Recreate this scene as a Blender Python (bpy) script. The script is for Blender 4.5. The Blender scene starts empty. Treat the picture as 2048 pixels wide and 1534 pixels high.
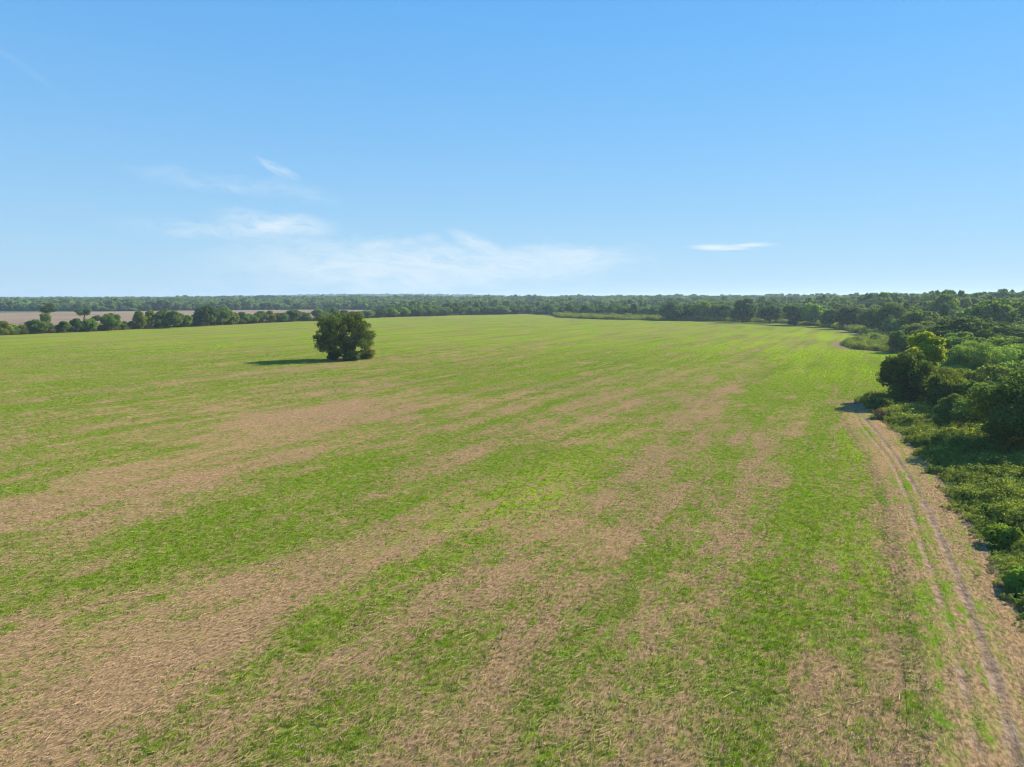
import bpy, math, random
import numpy as np
from mathutils import Vector

scene = bpy.context.scene
COL = scene.collection
R = math.radians

# ----------------------------------------------------------------- camera
CAM_H = 15.0
FPX = 1420.0                      # focal length in pixels of the 2048 px wide photograph
HORIZON = 598.0
PITCH = math.atan((767.0 - HORIZON) / FPX)
cam_data = bpy.data.cameras.new("camera")
cam = bpy.data.objects.new("camera", cam_data)
COL.objects.link(cam)
cam.location = (0, 0, CAM_H)
cam.rotation_euler = (math.pi / 2 - PITCH, 0, 0)
cam_data.sensor_width = 36.0
cam_data.lens = FPX / 2048.0 * 36.0
cam_data.clip_start = 0.1
cam_data.clip_end = 30000
scene.camera = cam

# ----------------------------------------------------------------- light
SUN_AZ, SUN_EL = R(58), R(29)     # azimuth clockwise from the view axis (+Y)
scene.view_settings.view_transform = 'Standard'
scene.view_settings.look = 'None'
scene.view_settings.gamma = 1.0
scene.view_settings.use_curve_mapping = False
scene.view_settings.exposure = 1.12

sun_dir = Vector((math.sin(SUN_AZ) * math.cos(SUN_EL), math.cos(SUN_AZ) * math.cos(SUN_EL), math.sin(SUN_EL)))
sd = bpy.data.lights.new("sun", 'SUN')
sd.energy = 5.0
sd.angle = R(0.55)
sd.color = (1.0, 0.92, 0.76)
sun = bpy.data.objects.new("sun", sd)
COL.objects.link(sun)
sun.location = (200, 120, 150)
sun.rotation_euler = sun_dir.to_track_quat('Z', 'Y').to_euler()


class NT:
    """small helper to wire node trees (shader or geometry)"""
    def __init__(self, tree):
        self.t = tree

    def new(self, kind, **kw):
        n = self.t.nodes.new(kind)
        for k, v in kw.items():
            setattr(n, k, v)
        return n

    def put(self, sock, v):
        if isinstance(v, bpy.types.NodeSocket):
            self.t.links.new(v, sock)
        else:
            sock.default_value = v

    def math(self, op, a, b=None, c=None, clamp=False):
        n = self.new("ShaderNodeMath", operation=op, use_clamp=clamp)
        self.put(n.inputs[0], a)
        if b is not None:
            self.put(n.inputs[1], b)
        if c is not None:
            self.put(n.inputs[2], c)
        return n.outputs[0]

    def vmath(self, op, a, b=None, scale=None):
        n = self.new("ShaderNodeVectorMath", operation=op)
        self.put(n.inputs[0], a)
        if b is not None:
            self.put(n.inputs[1], b)
        if scale is not None:
            self.put(n.inputs["Scale"], scale)
        return n.outputs["Value"] if op in ('DOT_PRODUCT', 'LENGTH', 'DISTANCE') else n.outputs[0]

    def comb(self, x, y, z):
        n = self.new("ShaderNodeCombineXYZ")
        for i, v in enumerate((x, y, z)):
            self.put(n.inputs[i], v)
        return n.outputs[0]

    def noise(self, vec, scale=1.0, detail=3.0, rough=0.55, dist=0.0):
        n = self.new("ShaderNodeTexNoise")
        self.put(n.inputs["Vector"], vec)
        n.inputs["Scale"].default_value = scale
        n.inputs["Detail"].default_value = detail
        n.inputs["Roughness"].default_value = rough
        n.inputs["Distortion"].default_value = dist
        return n.outputs[0]

    def ramp(self, v, a, b, lo=0.0, hi=1.0, smooth=True):
        n = self.new("ShaderNodeMapRange")
        n.interpolation_type = 'SMOOTHSTEP' if smooth else 'LINEAR'
        self.put(n.inputs["Value"], v)
        n.inputs["From Min"].default_value = a
        n.inputs["From Max"].default_value = b
        n.inputs["To Min"].default_value = lo
        n.inputs["To Max"].default_value = hi
        return n.outputs[0]

    def mix(self, f, a, b, mode='MIX'):
        n = self.new("ShaderNodeMix", data_type='RGBA', blend_type=mode)
        self.put(n.inputs[0], f)
        self.put(n.inputs[6], a if isinstance(a, bpy.types.NodeSocket) else (*a, 1.0))
        self.put(n.inputs[7], b if isinstance(b, bpy.types.NodeSocket) else (*b, 1.0))
        return n.outputs[2]


# ----------------------------------------------------------------- world: sky and thin cirrus
world = bpy.data.worlds.new("World")
scene.world = world
world.use_nodes = True
w = NT(world.node_tree)
bg = world.node_tree.nodes["Background"]
tc = w.new("ShaderNodeTexCoord")
direc = tc.outputs["Generated"]
sep = w.new("ShaderNodeSeparateXYZ")
w.put(sep.inputs[0], direc)
# the horizon band itself is veiled by the haze: look the sky up a little above it
lifted = w.vmath('NORMALIZE', w.comb(sep.outputs[0], sep.outputs[1], w.math('ADD', w.math('MULTIPLY', w.math('MAXIMUM', sep.outputs[2], 0.0), 0.95), 0.06)))
sky = w.new("ShaderNodeTexSky", sky_type='NISHITA')
sky.sun_disc = False
sky.sun_elevation = SUN_EL
sky.sun_rotation = SUN_AZ
sky.air_density = 1.0
sky.dust_density = 0.0
sky.ozone_density = 3.0
sky.altitude = 100
w.put(sky.inputs[0], lifted)
# camera tone and white balance of the whole sky
ssep = w.new("ShaderNodeSeparateColor")
w.put(ssep.inputs[0], sky.outputs[0])
vmax = w.math('MAXIMUM', ssep.outputs[0], w.math('MAXIMUM', ssep.outputs[1], ssep.outputs[2]))
comp = w.math('POWER', vmax, -0.75)
toned = w.vmath('SCALE', sky.outputs[0], scale=comp)
toned = w.vmath('MULTIPLY', toned, (0.70, 2.40, 3.08))
# pale aerosol layer thickening towards the horizon, all the way round
aero = w.math('MULTIPLY', w.math('EXPONENT', w.math('MULTIPLY', w.math('MAXIMUM', sep.outputs[2], 0.0), -4.6)), 0.97)
toned = w.mix(aero, toned, (2.62, 3.50, 4.32))
# direction as two angles, in degrees
az = w.math('MULTIPLY', w.math('ARCTAN2', sep.outputs[0], sep.outputs[1]), 57.2958)
el = w.math('MULTIPLY', w.math('ARCSINE', sep.outputs[2]), 57.2958)


def cloud_grain(tilt, scale, stretch, seed):
    """streaky grain shared by the clouds of one drift direction"""
    ct, st = math.cos(R(tilt)), math.sin(R(tilt))
    x = w.math('ADD', w.math('MULTIPLY', az, ct), w.math('MULTIPLY', el, st))
    y = w.math('SUBTRACT', w.math('MULTIPLY', el, ct), w.math('MULTIPLY', az, st))
    warp = w.math('SUBTRACT', w.noise(w.comb(w.math('MULTIPLY', x, 0.35), w.math('MULTIPLY', y, 0.8), seed + 7.3), 1.0, 3.0), 0.5)
    n = w.noise(w.comb(w.math('MULTIPLY', x, scale), w.math('MULTIPLY', w.math('MULTIPLY_ADD', warp, 1.2, y), scale * stretch), seed), 1.0, 8.0, 0.66, 0.9)
    return n, warp


GRAIN = [cloud_grain(-3, 0.32, 3.6, 1.0), cloud_grain(-25, 0.40, 5.0, 8.0)]


def cloud(g, a, e, ra, re, tilt, amt, lo, hi):
    n, warp = GRAIN[g]
    ct, st = math.cos(R(tilt)), math.sin(R(tilt))
    da = w.math('SUBTRACT', az, a)
    de = w.math('MULTIPLY_ADD', warp, re * 1.4, w.math('SUBTRACT', el, e))
    p = w.comb(w.vmath('DOT_PRODUCT', w.comb(da, de, 0.0), (ct / ra, st / ra, 0)), w.vmath('DOT_PRODUCT', w.comb(da, de, 0.0), (-st / re, ct / re, 0)), 0.0)
    env = w.ramp(w.vmath('LENGTH', p), 0.1, 1.0, amt, 0.0)
    return w.math('MULTIPLY', env, w.ramp(n, lo, hi))


clouds = [
    # grain, az, el, half width, half height, tilt, amount, lo, hi
    (0, -18.0, 5.6, 5.6, 1.15, -3, 1.0, 0.18, 0.60),
    (0, -22.0, 4.9, 9.0, 0.9, -2, 0.5, 0.30, 0.68),
    (0, -9.0, 2.6, 19.0, 3.0, 0, 0.95, 0.12, 0.66),
    (0, 3.5, 2.9, 10.0, 1.7, 3, 0.75, 0.22, 0.66),
    (1, -2.6, 4.3, 3.4, 0.85, -24, 0.9, 0.25, 0.62),
    (0, -7.6, 4.7, 3.0, 0.55, 6, 0.5, 0.30, 0.65),
    (0, 15.6, 3.95, 2.4, 0.34, -2, 1.15, 0.18, 0.50),
    (0, 18.3, 4.02, 2.3, 0.26, 1, 1.0, 0.18, 0.50),
    (0, 16.8, 3.80, 2.6, 0.16, -2, 0.9, 0.18, 0.50),
    (1, -17.8, 9.6, 2.2, 0.55, -24, 0.7, 0.25, 0.65),
    (0, -22.5, 8.4, 7.5, 0.9, -5, 0.40, 0.30, 0.70),
    (0, -16.0, 8.0, 3.6, 1.0, -12, 0.28, 0.30, 0.70),
    (1, -33.5, 14.6, 4.2, 0.42, -33, 0.10, 0.25, 0.65),
    (0, 62.0, 6.0, 16.0, 2.0, 3, 0.4, 0.35, 0.65),
    (0, -75.0, 7.0, 18.0, 2.5, -3, 0.4, 0.35, 0.65),
    (0, 150.0, 9.0, 20.0, 3.0, 3, 0.4, 0.35, 0.65),
]
total = None
for c in clouds:
    k = cloud(*c)
    total = k if total is None else w.math('ADD', total, w.math('MULTIPLY', k, w.math('SUBTRACT', 1.0, w.math('MINIMUM', total, 1.0))))
total = w.math('MULTIPLY', total, 0.80, clamp=True)
withcloud = w.mix(total, toned, (4.0, 4.5, 4.85))
w.put(bg.inputs[0], withcloud)
bg.inputs[1].default_value = 0.094
world.cycles.sampling_method = 'MANUAL'
world.cycles.sample_map_resolution = 256

# ----------------------------------------------------------------- render settings
scene.render.engine = 'CYCLES'
cy = scene.cycles
cy.use_denoising = True
cy.filter_width = 1.1
cy.use_adaptive_sampling = True
cy.adaptive_threshold = 0.016
cy.max_bounces = 4
cy.diffuse_bounces = 2
cy.glossy_bounces = 2
cy.transmission_bounces = 4
cy.transparent_max_bounces = 4
cy.volume_bounces = 0
cy.caustics_reflective = False
cy.caustics_refractive = False

# ----------------------------------------------------------------- geometry helpers
def at(px, py, z=0.0):
    """ground point (height z) that the photograph shows at pixel (px, py)"""
    cx, cyy = (px - 1024.0) / FPX, (767.0 - py) / FPX
    cp, sp = math.cos(PITCH), math.sin(PITCH)
    d = np.array((cx, cp + cyy * sp, -sp + cyy * cp))
    t = (z - CAM_H) / d[2]
    return np.array((d[0] * t, d[1] * t))


def smooth(a, b, x):
    t = np.clip((x - a) / (b - a), 0, 1)
    return t * t * (3 - 2 * t)


def terrain(x, y):
    """height of the land: the field is level, the wooded land rises beyond it"""
    x = np.asarray(x, float)
    y = np.asarray(y, float)
    h = 12.0 * np.exp(-(((x - 400) / 190) ** 2 + ((y - 520) / 210) ** 2))
    h = h + 9.0 * np.exp(-(((x - 700) / 420) ** 2 + ((y - 1050) / 330) ** 2))
    h = h * smooth(0.0, 110.0, field_gap(x, y))
    h = h + 4.5 * smooth(900, 1700, y) + 4.0 * smooth(1700, 3200, y)
    h = h + 21.0 * np.exp(-(((x + 700) / 900) ** 2 + ((y - 3900) / 500) ** 2))
    h = h + 6.0 * np.exp(-(((x - 300) / 500) ** 2 + ((y - 1500) / 300) ** 2))
    h = h + 5.0 * np.exp(-(((x + 500) / 500) ** 2 + ((y - 1700) / 260) ** 2))
    return h


def field_gap(x, y):
    """metres outside the field's outline (0 inside)"""
    g = dist_polyline(field_ring, x, y)
    return np.where(in_poly(field_poly, x, y), 0.0, g)


def fast_mesh(name, verts, faces):
    """faces: (n, k) integer array, k = 3 or 4"""
    verts = np.asarray(verts, np.float32)
    faces = np.asarray(faces, np.int32)
    m = bpy.data.meshes.new(name)
    n, k = faces.shape
    m.vertices.add(len(verts))
    m.vertices.foreach_set("co", verts.ravel())
    m.loops.add(n * k)
    m.loops.foreach_set("vertex_index", faces.ravel())
    m.polygons.add(n)
    m.polygons.foreach_set("loop_start", np.arange(0, n * k, k, dtype=np.int32))
    m.update(calc_edges=True)
    return m


def set_attr(mesh, name, values, domain='POINT'):
    a = mesh.attributes.new(name, 'FLOAT', domain)
    a.data.foreach_set("value", np.asarray(values, np.float32).ravel())


def link(name, data, mat=None, parent=None, **props):
    o = bpy.data.objects.new(name, data)
    COL.objects.link(o)
    if mat is not None and data is not None and not data.materials:
        data.materials.append(mat)
    if parent is not None:
        o.parent = parent
    for k, v in props.items():
        o[k] = v
    return o


def grid_faces(nx, ny):
    i, j = np.meshgrid(np.arange(nx - 1), np.arange(ny - 1))
    a = (j * nx + i).ravel()
    return np.stack([a, a + 1, a + nx + 1, a + nx], 1)


def in_poly(poly, x, y):
    poly = np.asarray(poly)
    inside = np.zeros(np.shape(x), bool)
    n = len(poly)
    for i in range(n):
        x1, y1 = poly[i]
        x2, y2 = poly[(i + 1) % n]
        cond = (y1 > y) != (y2 > y)
        xs = (x2 - x1) * (y - y1) / (y2 - y1 + 1e-12) + x1
        inside ^= cond & (x < xs)
    return inside


def dist_polyline(line, x, y):
    best = np.full(np.shape(x), 1e9)
    for (x1, y1), (x2, y2) in zip(line[:-1], line[1:]):
        dx, dy = x2 - x1, y2 - y1
        t = np.clip(((x - x1) * dx + (y - y1) * dy) / (dx * dx + dy * dy + 1e-12), 0, 1)
        best = np.minimum(best, np.hypot(x - x1 - t * dx, y - y1 - t * dy))
    return best


def smooth_line(pts, n=200):
    """Catmull-Rom through the points, resampled evenly"""
    p = np.asarray(pts, float)
    p = np.vstack([2 * p[0] - p[1], p, 2 * p[-1] - p[-2]])
    out = []
    for i in range(1, len(p) - 2):
        t = np.linspace(0, 1, 24, endpoint=False)[:, None]
        a, b, c, d = p[i - 1], p[i], p[i + 1], p[i + 2]
        out.append(0.5 * ((2 * b) + (c - a) * t + (2 * a - 5 * b + 4 * c - d) * t ** 2 + (3 * b - a - 3 * c + d) * t ** 3))
    out.append(p[-2][None])
    q = np.vstack(out)
    s = np.concatenate([[0], np.cumsum(np.hypot(*np.diff(q, axis=0).T))])
    u = np.linspace(0, s[-1], n)
    return np.stack([np.interp(u, s, q[:, 0]), np.interp(u, s, q[:, 1])], 1)


# ----------------------------------------------------------------- layout of the place (ground points)
ROW_A = R(27.0)                                  # direction of the crop rows, clockwise from +Y
ROW_U = (math.sin(ROW_A), math.cos(ROW_A))
ROW_V = (math.cos(ROW_A), -math.sin(ROW_A))

weed_edge = np.array([at(*p) for p in [(1722, 806), (1736, 818), (1752, 832), (1795, 862), (1849, 914), (1884, 962), (1915, 1011), (1958, 1063), (1987, 1120), (2012, 1172), (2032, 1215), (2050, 1244), (2100, 1340), (2150, 1470), (2230, 1750)]])
rut_left = np.array([at(*p) for p in [(1708, 822), (1722, 850), (1743, 877), (1783, 926), (1815, 998), (1849, 1104), (1872, 1170), (1909, 1284), (1939, 1401), (1962, 1525), (2005, 1800)]])
rut_right = np.array([at(*p) for p in [(1716, 820), (1735, 846), (1757, 871), (1800, 929), (1835, 986), (1872, 1061), (1914, 1160), (1962, 1288), (1995, 1387), (2030, 1521), (2095, 1800)]])
hedge_line = np.array([at(*p) for p in [(-700, 722), (-300, 688), (0, 671), (300, 657), (480, 648), (630, 641), (760, 635), (900, 631), (1050, 627.5)]])
far_edge = np.array([at(*p) for p in [(1050, 627.5), (1105, 632), (1110, 635), (1200, 639), (1330, 641), (1480, 644), (1560, 647), (1640, 653), (1690, 661), (1735, 672), (1715, 678), (1682, 684), (1678, 690), (1700, 698), (1760, 703), (1815, 708), (1840, 725), (1842, 760), (1790, 795), (1722, 806)]])
field_poly = np.vstack([hedge_line, far_edge[1:], weed_edge[1:], [[14, 0], [14, -40], [-420, -40], [-420, 60]]])
field_ring = np.vstack([field_poly, field_poly[:1]])


# ----------------------------------------------------------------- materials
def new_mat(name):
    m = bpy.data.materials.new(name)
    m.use_nodes = True
    t = NT(m.node_tree)
    return m, t, m.node_tree.nodes["Principled BSDF"]


def row_coords(t, pos):
    return t.vmath('DOT_PRODUCT', pos, (ROW_U[0], ROW_U[1], 0)), t.vmath('DOT_PRODUCT', pos, (ROW_V[0], ROW_V[1], 0))


def attr(t, name):
    if t.t.type == 'GEOMETRY':
        n = t.new("GeometryNodeInputNamedAttribute", data_type='FLOAT')
        n.inputs["Name"].default_value = name
        return n.outputs["Attribute"]
    n = t.new("ShaderNodeAttribute", attribute_name=name)
    return n.outputs["Fac"]


def cover(t, pos):
    """how much living grass covers the ground here: 0 straw, 1 grass (used by the ground and by the plants on it)"""
    u, v = row_coords(t, pos)
    n1 = t.noise(t.comb(t.math('MULTIPLY', u, 1 / 60.0), t.math('MULTIPLY', v, 1 / 6.5), 3.1), 1.0, 3.0, 0.5)
    n2 = t.noise(t.comb(t.math('MULTIPLY', u, 1 / 6.0), t.math('MULTIPLY', v, 1 / 2.2), 8.4), 1.0, 3.0, 0.55)
    n3 = t.noise(t.comb(t.math('MULTIPLY', u, 1 / 1.1), t.math('MULTIPLY', v, 1 / 0.55), 1.7), 1.0, 3.0, 0.6)
    m = t.math('MULTIPLY_ADD', t.math('SUBTRACT', n1, 0.5), 0.85, attr(t, "bias"))
    n5 = t.noise(t.comb(t.math('MULTIPLY', u, 1 / 42.0), t.math('MULTIPLY', v, 1 / 1.9), 6.6), 1.0, 3.0, 0.5)
    m = t.math('MULTIPLY_ADD', t.math('SUBTRACT', n5, 0.5), 1.5, m)
    n6 = t.noise(t.comb(t.math('MULTIPLY', u, 1 / 8.0), t.math('MULTIPLY', v, 1 / 5.5), 2.2), 1.0, 5.0, 0.65, 0.4)
    m = t.math('MULTIPLY_ADD', t.math('SUBTRACT', n6, 0.5), 1.45, m)
    m = t.math('MULTIPLY_ADD', t.math('SUBTRACT', n2, 0.5), 1.7, m)
    m = t.math('MULTIPLY_ADD', t.math('SUBTRACT', n3, 0.5), 2.4, m)
    # drill rows and wider machine passes
    ph = t.math('MULTIPLY', t.math('SUBTRACT', n2, 0.5), 3.0)
    rows = t.math('SINE', t.math('ADD', t.math('MULTIPLY', v, 6.2832 / 0.92), ph))
    passes = t.math('SINE', t.math('ADD', t.math('MULTIPLY', v, 6.2832 / 6.1), t.math('MULTIPLY', t.math('SUBTRACT', n1, 0.5), 2.5)))
    m = t.math('MULTIPLY_ADD', rows, 0.12, m)
    m = t.math('MULTIPLY_ADD', passes, 0.08, m)
    n4 = t.noise(t.comb(t.math('MULTIPLY', u, 1 / 0.42), t.math('MULTIPLY', v, 1 / 0.26), 4.4), 1.0, 2.0, 0.6)
    m = t.math('MULTIPLY_ADD', t.math('SUBTRACT', n4, 0.5), 1.1, m)
    return t.ramp(m, -0.50, 0.50), n1, n2, n3, u, v


def make_field_material():
    m, t, bsdf = new_mat("stubble_field")
    pos = t.new("ShaderNodeNewGeometry").outputs["Position"]
    g, n1, n2, n3, u, v = cover(t, pos)
    fine = t.noise(t.comb(t.math('MULTIPLY', u, 1 / 0.34), t.math('MULTIPLY', v, 1 / 0.16), 5.0), 1.0, 3.0, 0.65)
    mid = t.noise(pos, 0.9, 4.0, 0.6)
    big = t.noise(pos, 0.035, 3.0, 0.5)
    n4s = t.noise(pos, 1.7, 5.0, 0.7)
    straw = t.mix(t.ramp(fine, 0.30, 0.70), (0.090, 0.056, 0.028), (0.375, 0.243, 0.126))
    straw = t.mix(t.ramp(mid, 0.40, 0.68, 0.0, 0.45), straw, (0.31, 0.20, 0.104))
    straw = t.mix(t.ramp(n4s, 0.52, 0.70, 0.0, 0.55), straw, (0.13, 0.085, 0.050))
    straw = t.mix(t.ramp(big, 0.42, 0.66, 0.0, 0.4), straw, (0.35, 0.222, 0.10))
    grass = t.mix(t.ramp(fine, 0.30, 0.70), (0.056, 0.096, 0.010), (0.142, 0.226, 0.016))
    grass = t.mix(t.ramp(n2, 0.45, 0.70, 0.0, 0.5), grass, (0.095, 0.185, 0.010))
    grass = t.mix(t.math('MULTIPLY', attr(t, "yel"), t.ramp(n1, 0.30, 0.62)), grass, (0.205, 0.312, 0.007))
    grass = t.mix(t.ramp(mid, 0.42, 0.66, 0.0, 0.55), grass, (0.215, 0.175, 0.045))
    col = t.mix(g, straw, grass)
    # bare worn earth of the wheel track and its verge
    dn = t.noise(pos, 2.2, 4.0, 0.65)
    earth = t.mix(t.ramp(dn, 0.35, 0.68), (0.150, 0.100, 0.066), (0.315, 0.220, 0.145))
    d = t.math('MULTIPLY', attr(t, "dirt"), 1.0)
    dm = t.ramp(t.math('ADD', d, t.math('MULTIPLY', t.math('SUBTRACT', dn, 0.5), 0.9)), 0.30, 0.62)
    col = t.mix(dm, col, earth)
    t.put(bsdf.inputs["Base Color"], col)
    bsdf.inputs["Roughness"].default_value = 1.0
    bsdf.inputs["Specular IOR Level"].default_value = 0.0
    bump = t.new("ShaderNodeBump")
    bump.inputs["Strength"].default_value = 0.9
    bump.inputs["Distance"].default_value = 0.06
    t.put(bump.inputs["Height"], t.math('ADD', fine, t.math('MULTIPLY', n3, 1.2)))
    t.put(bsdf.inputs["Normal"], bump.outputs[0])
    return m


def make_ground_material():
    m, t, bsdf = new_mat("rough_pasture_and_leaf_litter")
    pos = t.new("ShaderNodeNewGeometry").outputs["Position"]
    a = t.noise(pos, 0.05, 4.0, 0.6)
    b = t.noise(pos, 0.9, 4.0, 0.65)
    col = t.mix(t.ramp(b, 0.35, 0.68), (0.035, 0.055, 0.014), (0.095, 0.155, 0.030))
    col = t.mix(t.ramp(a, 0.50, 0.72, 0.0, 0.5), col, (0.15, 0.14, 0.06))
    t.put(bsdf.inputs["Base Color"], col)
    bsdf.inputs["Roughness"].default_value = 1.0
    bsdf.inputs["Specular IOR Level"].default_value = 0.1
    return m


def make_plough_material():
    m, t, bsdf = new_mat("ploughed_earth")
    pos = t.new("ShaderNodeNewGeometry").outputs["Position"]
    u = t.vmath('DOT_PRODUCT', pos, (0.98, 0.2, 0))
    v = t.vmath('DOT_PRODUCT', pos, (-0.2, 0.98, 0))
    a = t.noise(t.comb(t.math('MULTIPLY', u, 1 / 160.0), t.math('MULTIPLY', v, 1 / 14.0), 0.0), 1.0, 4.0, 0.6)
    b = t.noise(pos, 0.25, 4.0, 0.6)
    col = t.mix(t.ramp(a, 0.32, 0.70), (0.170, 0.115, 0.072), (0.280, 0.200, 0.130))
    col = t.mix(t.ramp(b, 0.4, 0.7, 0.0, 0.35), col, (0.215, 0.150, 0.096))
    t.put(bsdf.inputs["Base Color"], col)
    bsdf.inputs["Roughness"].default_value = 1.0
    bsdf.inputs["Specular IOR Level"].default_value = 0.1
    return m


def make_leaf_material(name, dark, light, hue_var=0.15, trans=0.30, use_color=True, spread=0.5):
    """leaves: per-leaf shade from attribute v, per-plant tint from the object colour and its random number"""
    m, t, bsdf = new_mat(name)
    v = attr(t, "v")
    info = t.new("ShaderNodeObjectInfo")
    col = t.mix(v, dark, light)
    rnd = t.ramp(info.outputs["Random"], 0, 1, 1 - spread * 0.5, 1 + spread * 0.5, smooth=False)
    col = t.vmath('SCALE', col, scale=rnd)
    warm = t.vmath('MULTIPLY', col, (1.35, 1.08, 0.75))
    r2 = t.math('FRACT', t.math('MULTIPLY', info.outputs["Random"], 7.31))
    col = t.mix(t.math('MULTIPLY', r2, hue_var * 3), col, warm)
    if use_color:
        col = t.mix(1.0, col, info.outputs["Color"], 'MULTIPLY')
    t.put(bsdf.inputs["Base Color"], col)
    bsdf.inputs["Roughness"].default_value = 0.8
    bsdf.inputs["Specular IOR Level"].default_value = 0.05
    tr = t.new("ShaderNodeBsdfTranslucent")
    t.put(tr.inputs[0], t.vmath('MULTIPLY', col, (1.5, 1.35, 0.55)))
    mx = t.new("ShaderNodeMixShader")
    mx.inputs[0].default_value = trans
    t.put(mx.inputs[1], bsdf.outputs[0])
    t.put(mx.inputs[2], tr.outputs[0])
    out = m.node_tree.nodes["Material Output"]
    t.put(out.inputs["Surface"], mx.outputs[0])
    return m


def make_bark_material(name, a, b):
    m, t, bsdf = new_mat(name)
    tcn = t.new("ShaderNodeTexCoord")
    n = t.noise(t.vmath('MULTIPLY', tcn.outputs["Object"], (6, 6, 1.2)), 1.0, 4.0, 0.6)
    t.put(bsdf.inputs["Base Color"], t.mix(n, a, b))
    bsdf.inputs["Roughness"].default_value = 0.95
    bump = t.new("ShaderNodeBump")
    bump.inputs["Distance"].default_value = 0.03
    t.put(bump.inputs["Height"], n)
    t.put(bsdf.inputs["Normal"], bump.outputs[0])
    return m


def make_plain(name, base, var=0.2, rough=0.8, scale=3.0):
    m, t, bsdf = new_mat(name)
    tcn = t.new("ShaderNodeTexCoord")
    n = t.noise(tcn.outputs["Object"], scale, 4.0, 0.6)
    lo = tuple(c * (1 - var) for c in base)
    hi = tuple(min(1, c * (1 + var)) for c in base)
    t.put(bsdf.inputs["Base Color"], t.mix(n, lo, hi))
    bsdf.inputs["Roughness"].default_value = rough
    return m


M_FIELD = make_field_material()
M_GROUND = make_ground_material()
M_PLOUGH = make_plough_material()
M_LEAF = make_leaf_material("tree_leaves", (0.076, 0.132, 0.036), (0.185, 0.280, 0.062), 0.15, 0.38)
M_WOOD = make_leaf_material("far_wood_leaves", (0.056, 0.112, 0.034), (0.145, 0.235, 0.058), 0.26, 0.32, False, 1.0)
M_WEED = make_leaf_material("weed_leaves", (0.120, 0.180, 0.042), (0.265, 0.350, 0.085), 0.22, 0.35, False, 0.6)
M_GRASS = make_leaf_material("grass_blades", (0.084, 0.158, 0.014), (0.182, 0.292, 0.022), 0.24, 0.35, False, 0.5)
M_DRY = make_leaf_material("dry_stalks", (0.165, 0.106, 0.056), (0.49, 0.345, 0.195), 0.03, 0.10, False, 0.4)
M_DRYLEAF = make_leaf_material("dead_leaves", (0.20, 0.11, 0.07), (0.42, 0.27, 0.18), 0.05, 0.15, False, 0.3)
M_BARK = make_bark_material("bark", (0.045, 0.034, 0.026), (0.13, 0.10, 0.078))
M_BARK_PALE = make_bark_material("bleached_wood", (0.16, 0.12, 0.09), (0.34, 0.27, 0.21))

# ----------------------------------------------------------------- land
rng = np.random.default_rng(5)


def axis(lo, hi, fine_lo, fine_hi, step, grow):
    a = [fine_lo]
    s = step
    mid = list(np.arange(fine_lo, fine_hi + 1e-6, step))
    up, s, p = [], step, mid[-1]
    while p < hi:
        s *= grow
        p += s
        up.append(min(p, hi))
    dn, s, p = [], step, mid[0]
    while p > lo:
        s *= grow
        p -= s
        dn.append(max(p, lo))
    return np.array(dn[::-1] + mid + up)


gx = axis(-9000, 9000, -900, 1100, 25, 1.12)
gy = axis(-900, 14000, 0, 2000, 25, 1.10)
X, Y = np.meshgrid(gx, gy)
Z = terrain(X, Y) - 0.12
gm = fast_mesh("ground", np.stack([X.ravel(), Y.ravel(), Z.ravel()], 1), grid_faces(len(gx), len(gy)))
gm.polygons.foreach_set("use_smooth", np.ones(len(gm.polygons), bool))
link("ground", gm, M_GROUND, kind="structure", label="wooded and grassy land around the fields out to the horizon")

# the green stubble field: a sheet clipped to the field's outline
STEP = 2.0
fx = np.arange(-430, 420, STEP)
fy = np.arange(-40, 800, STEP)
FX, FY = np.meshgrid(fx, fy)


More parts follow.
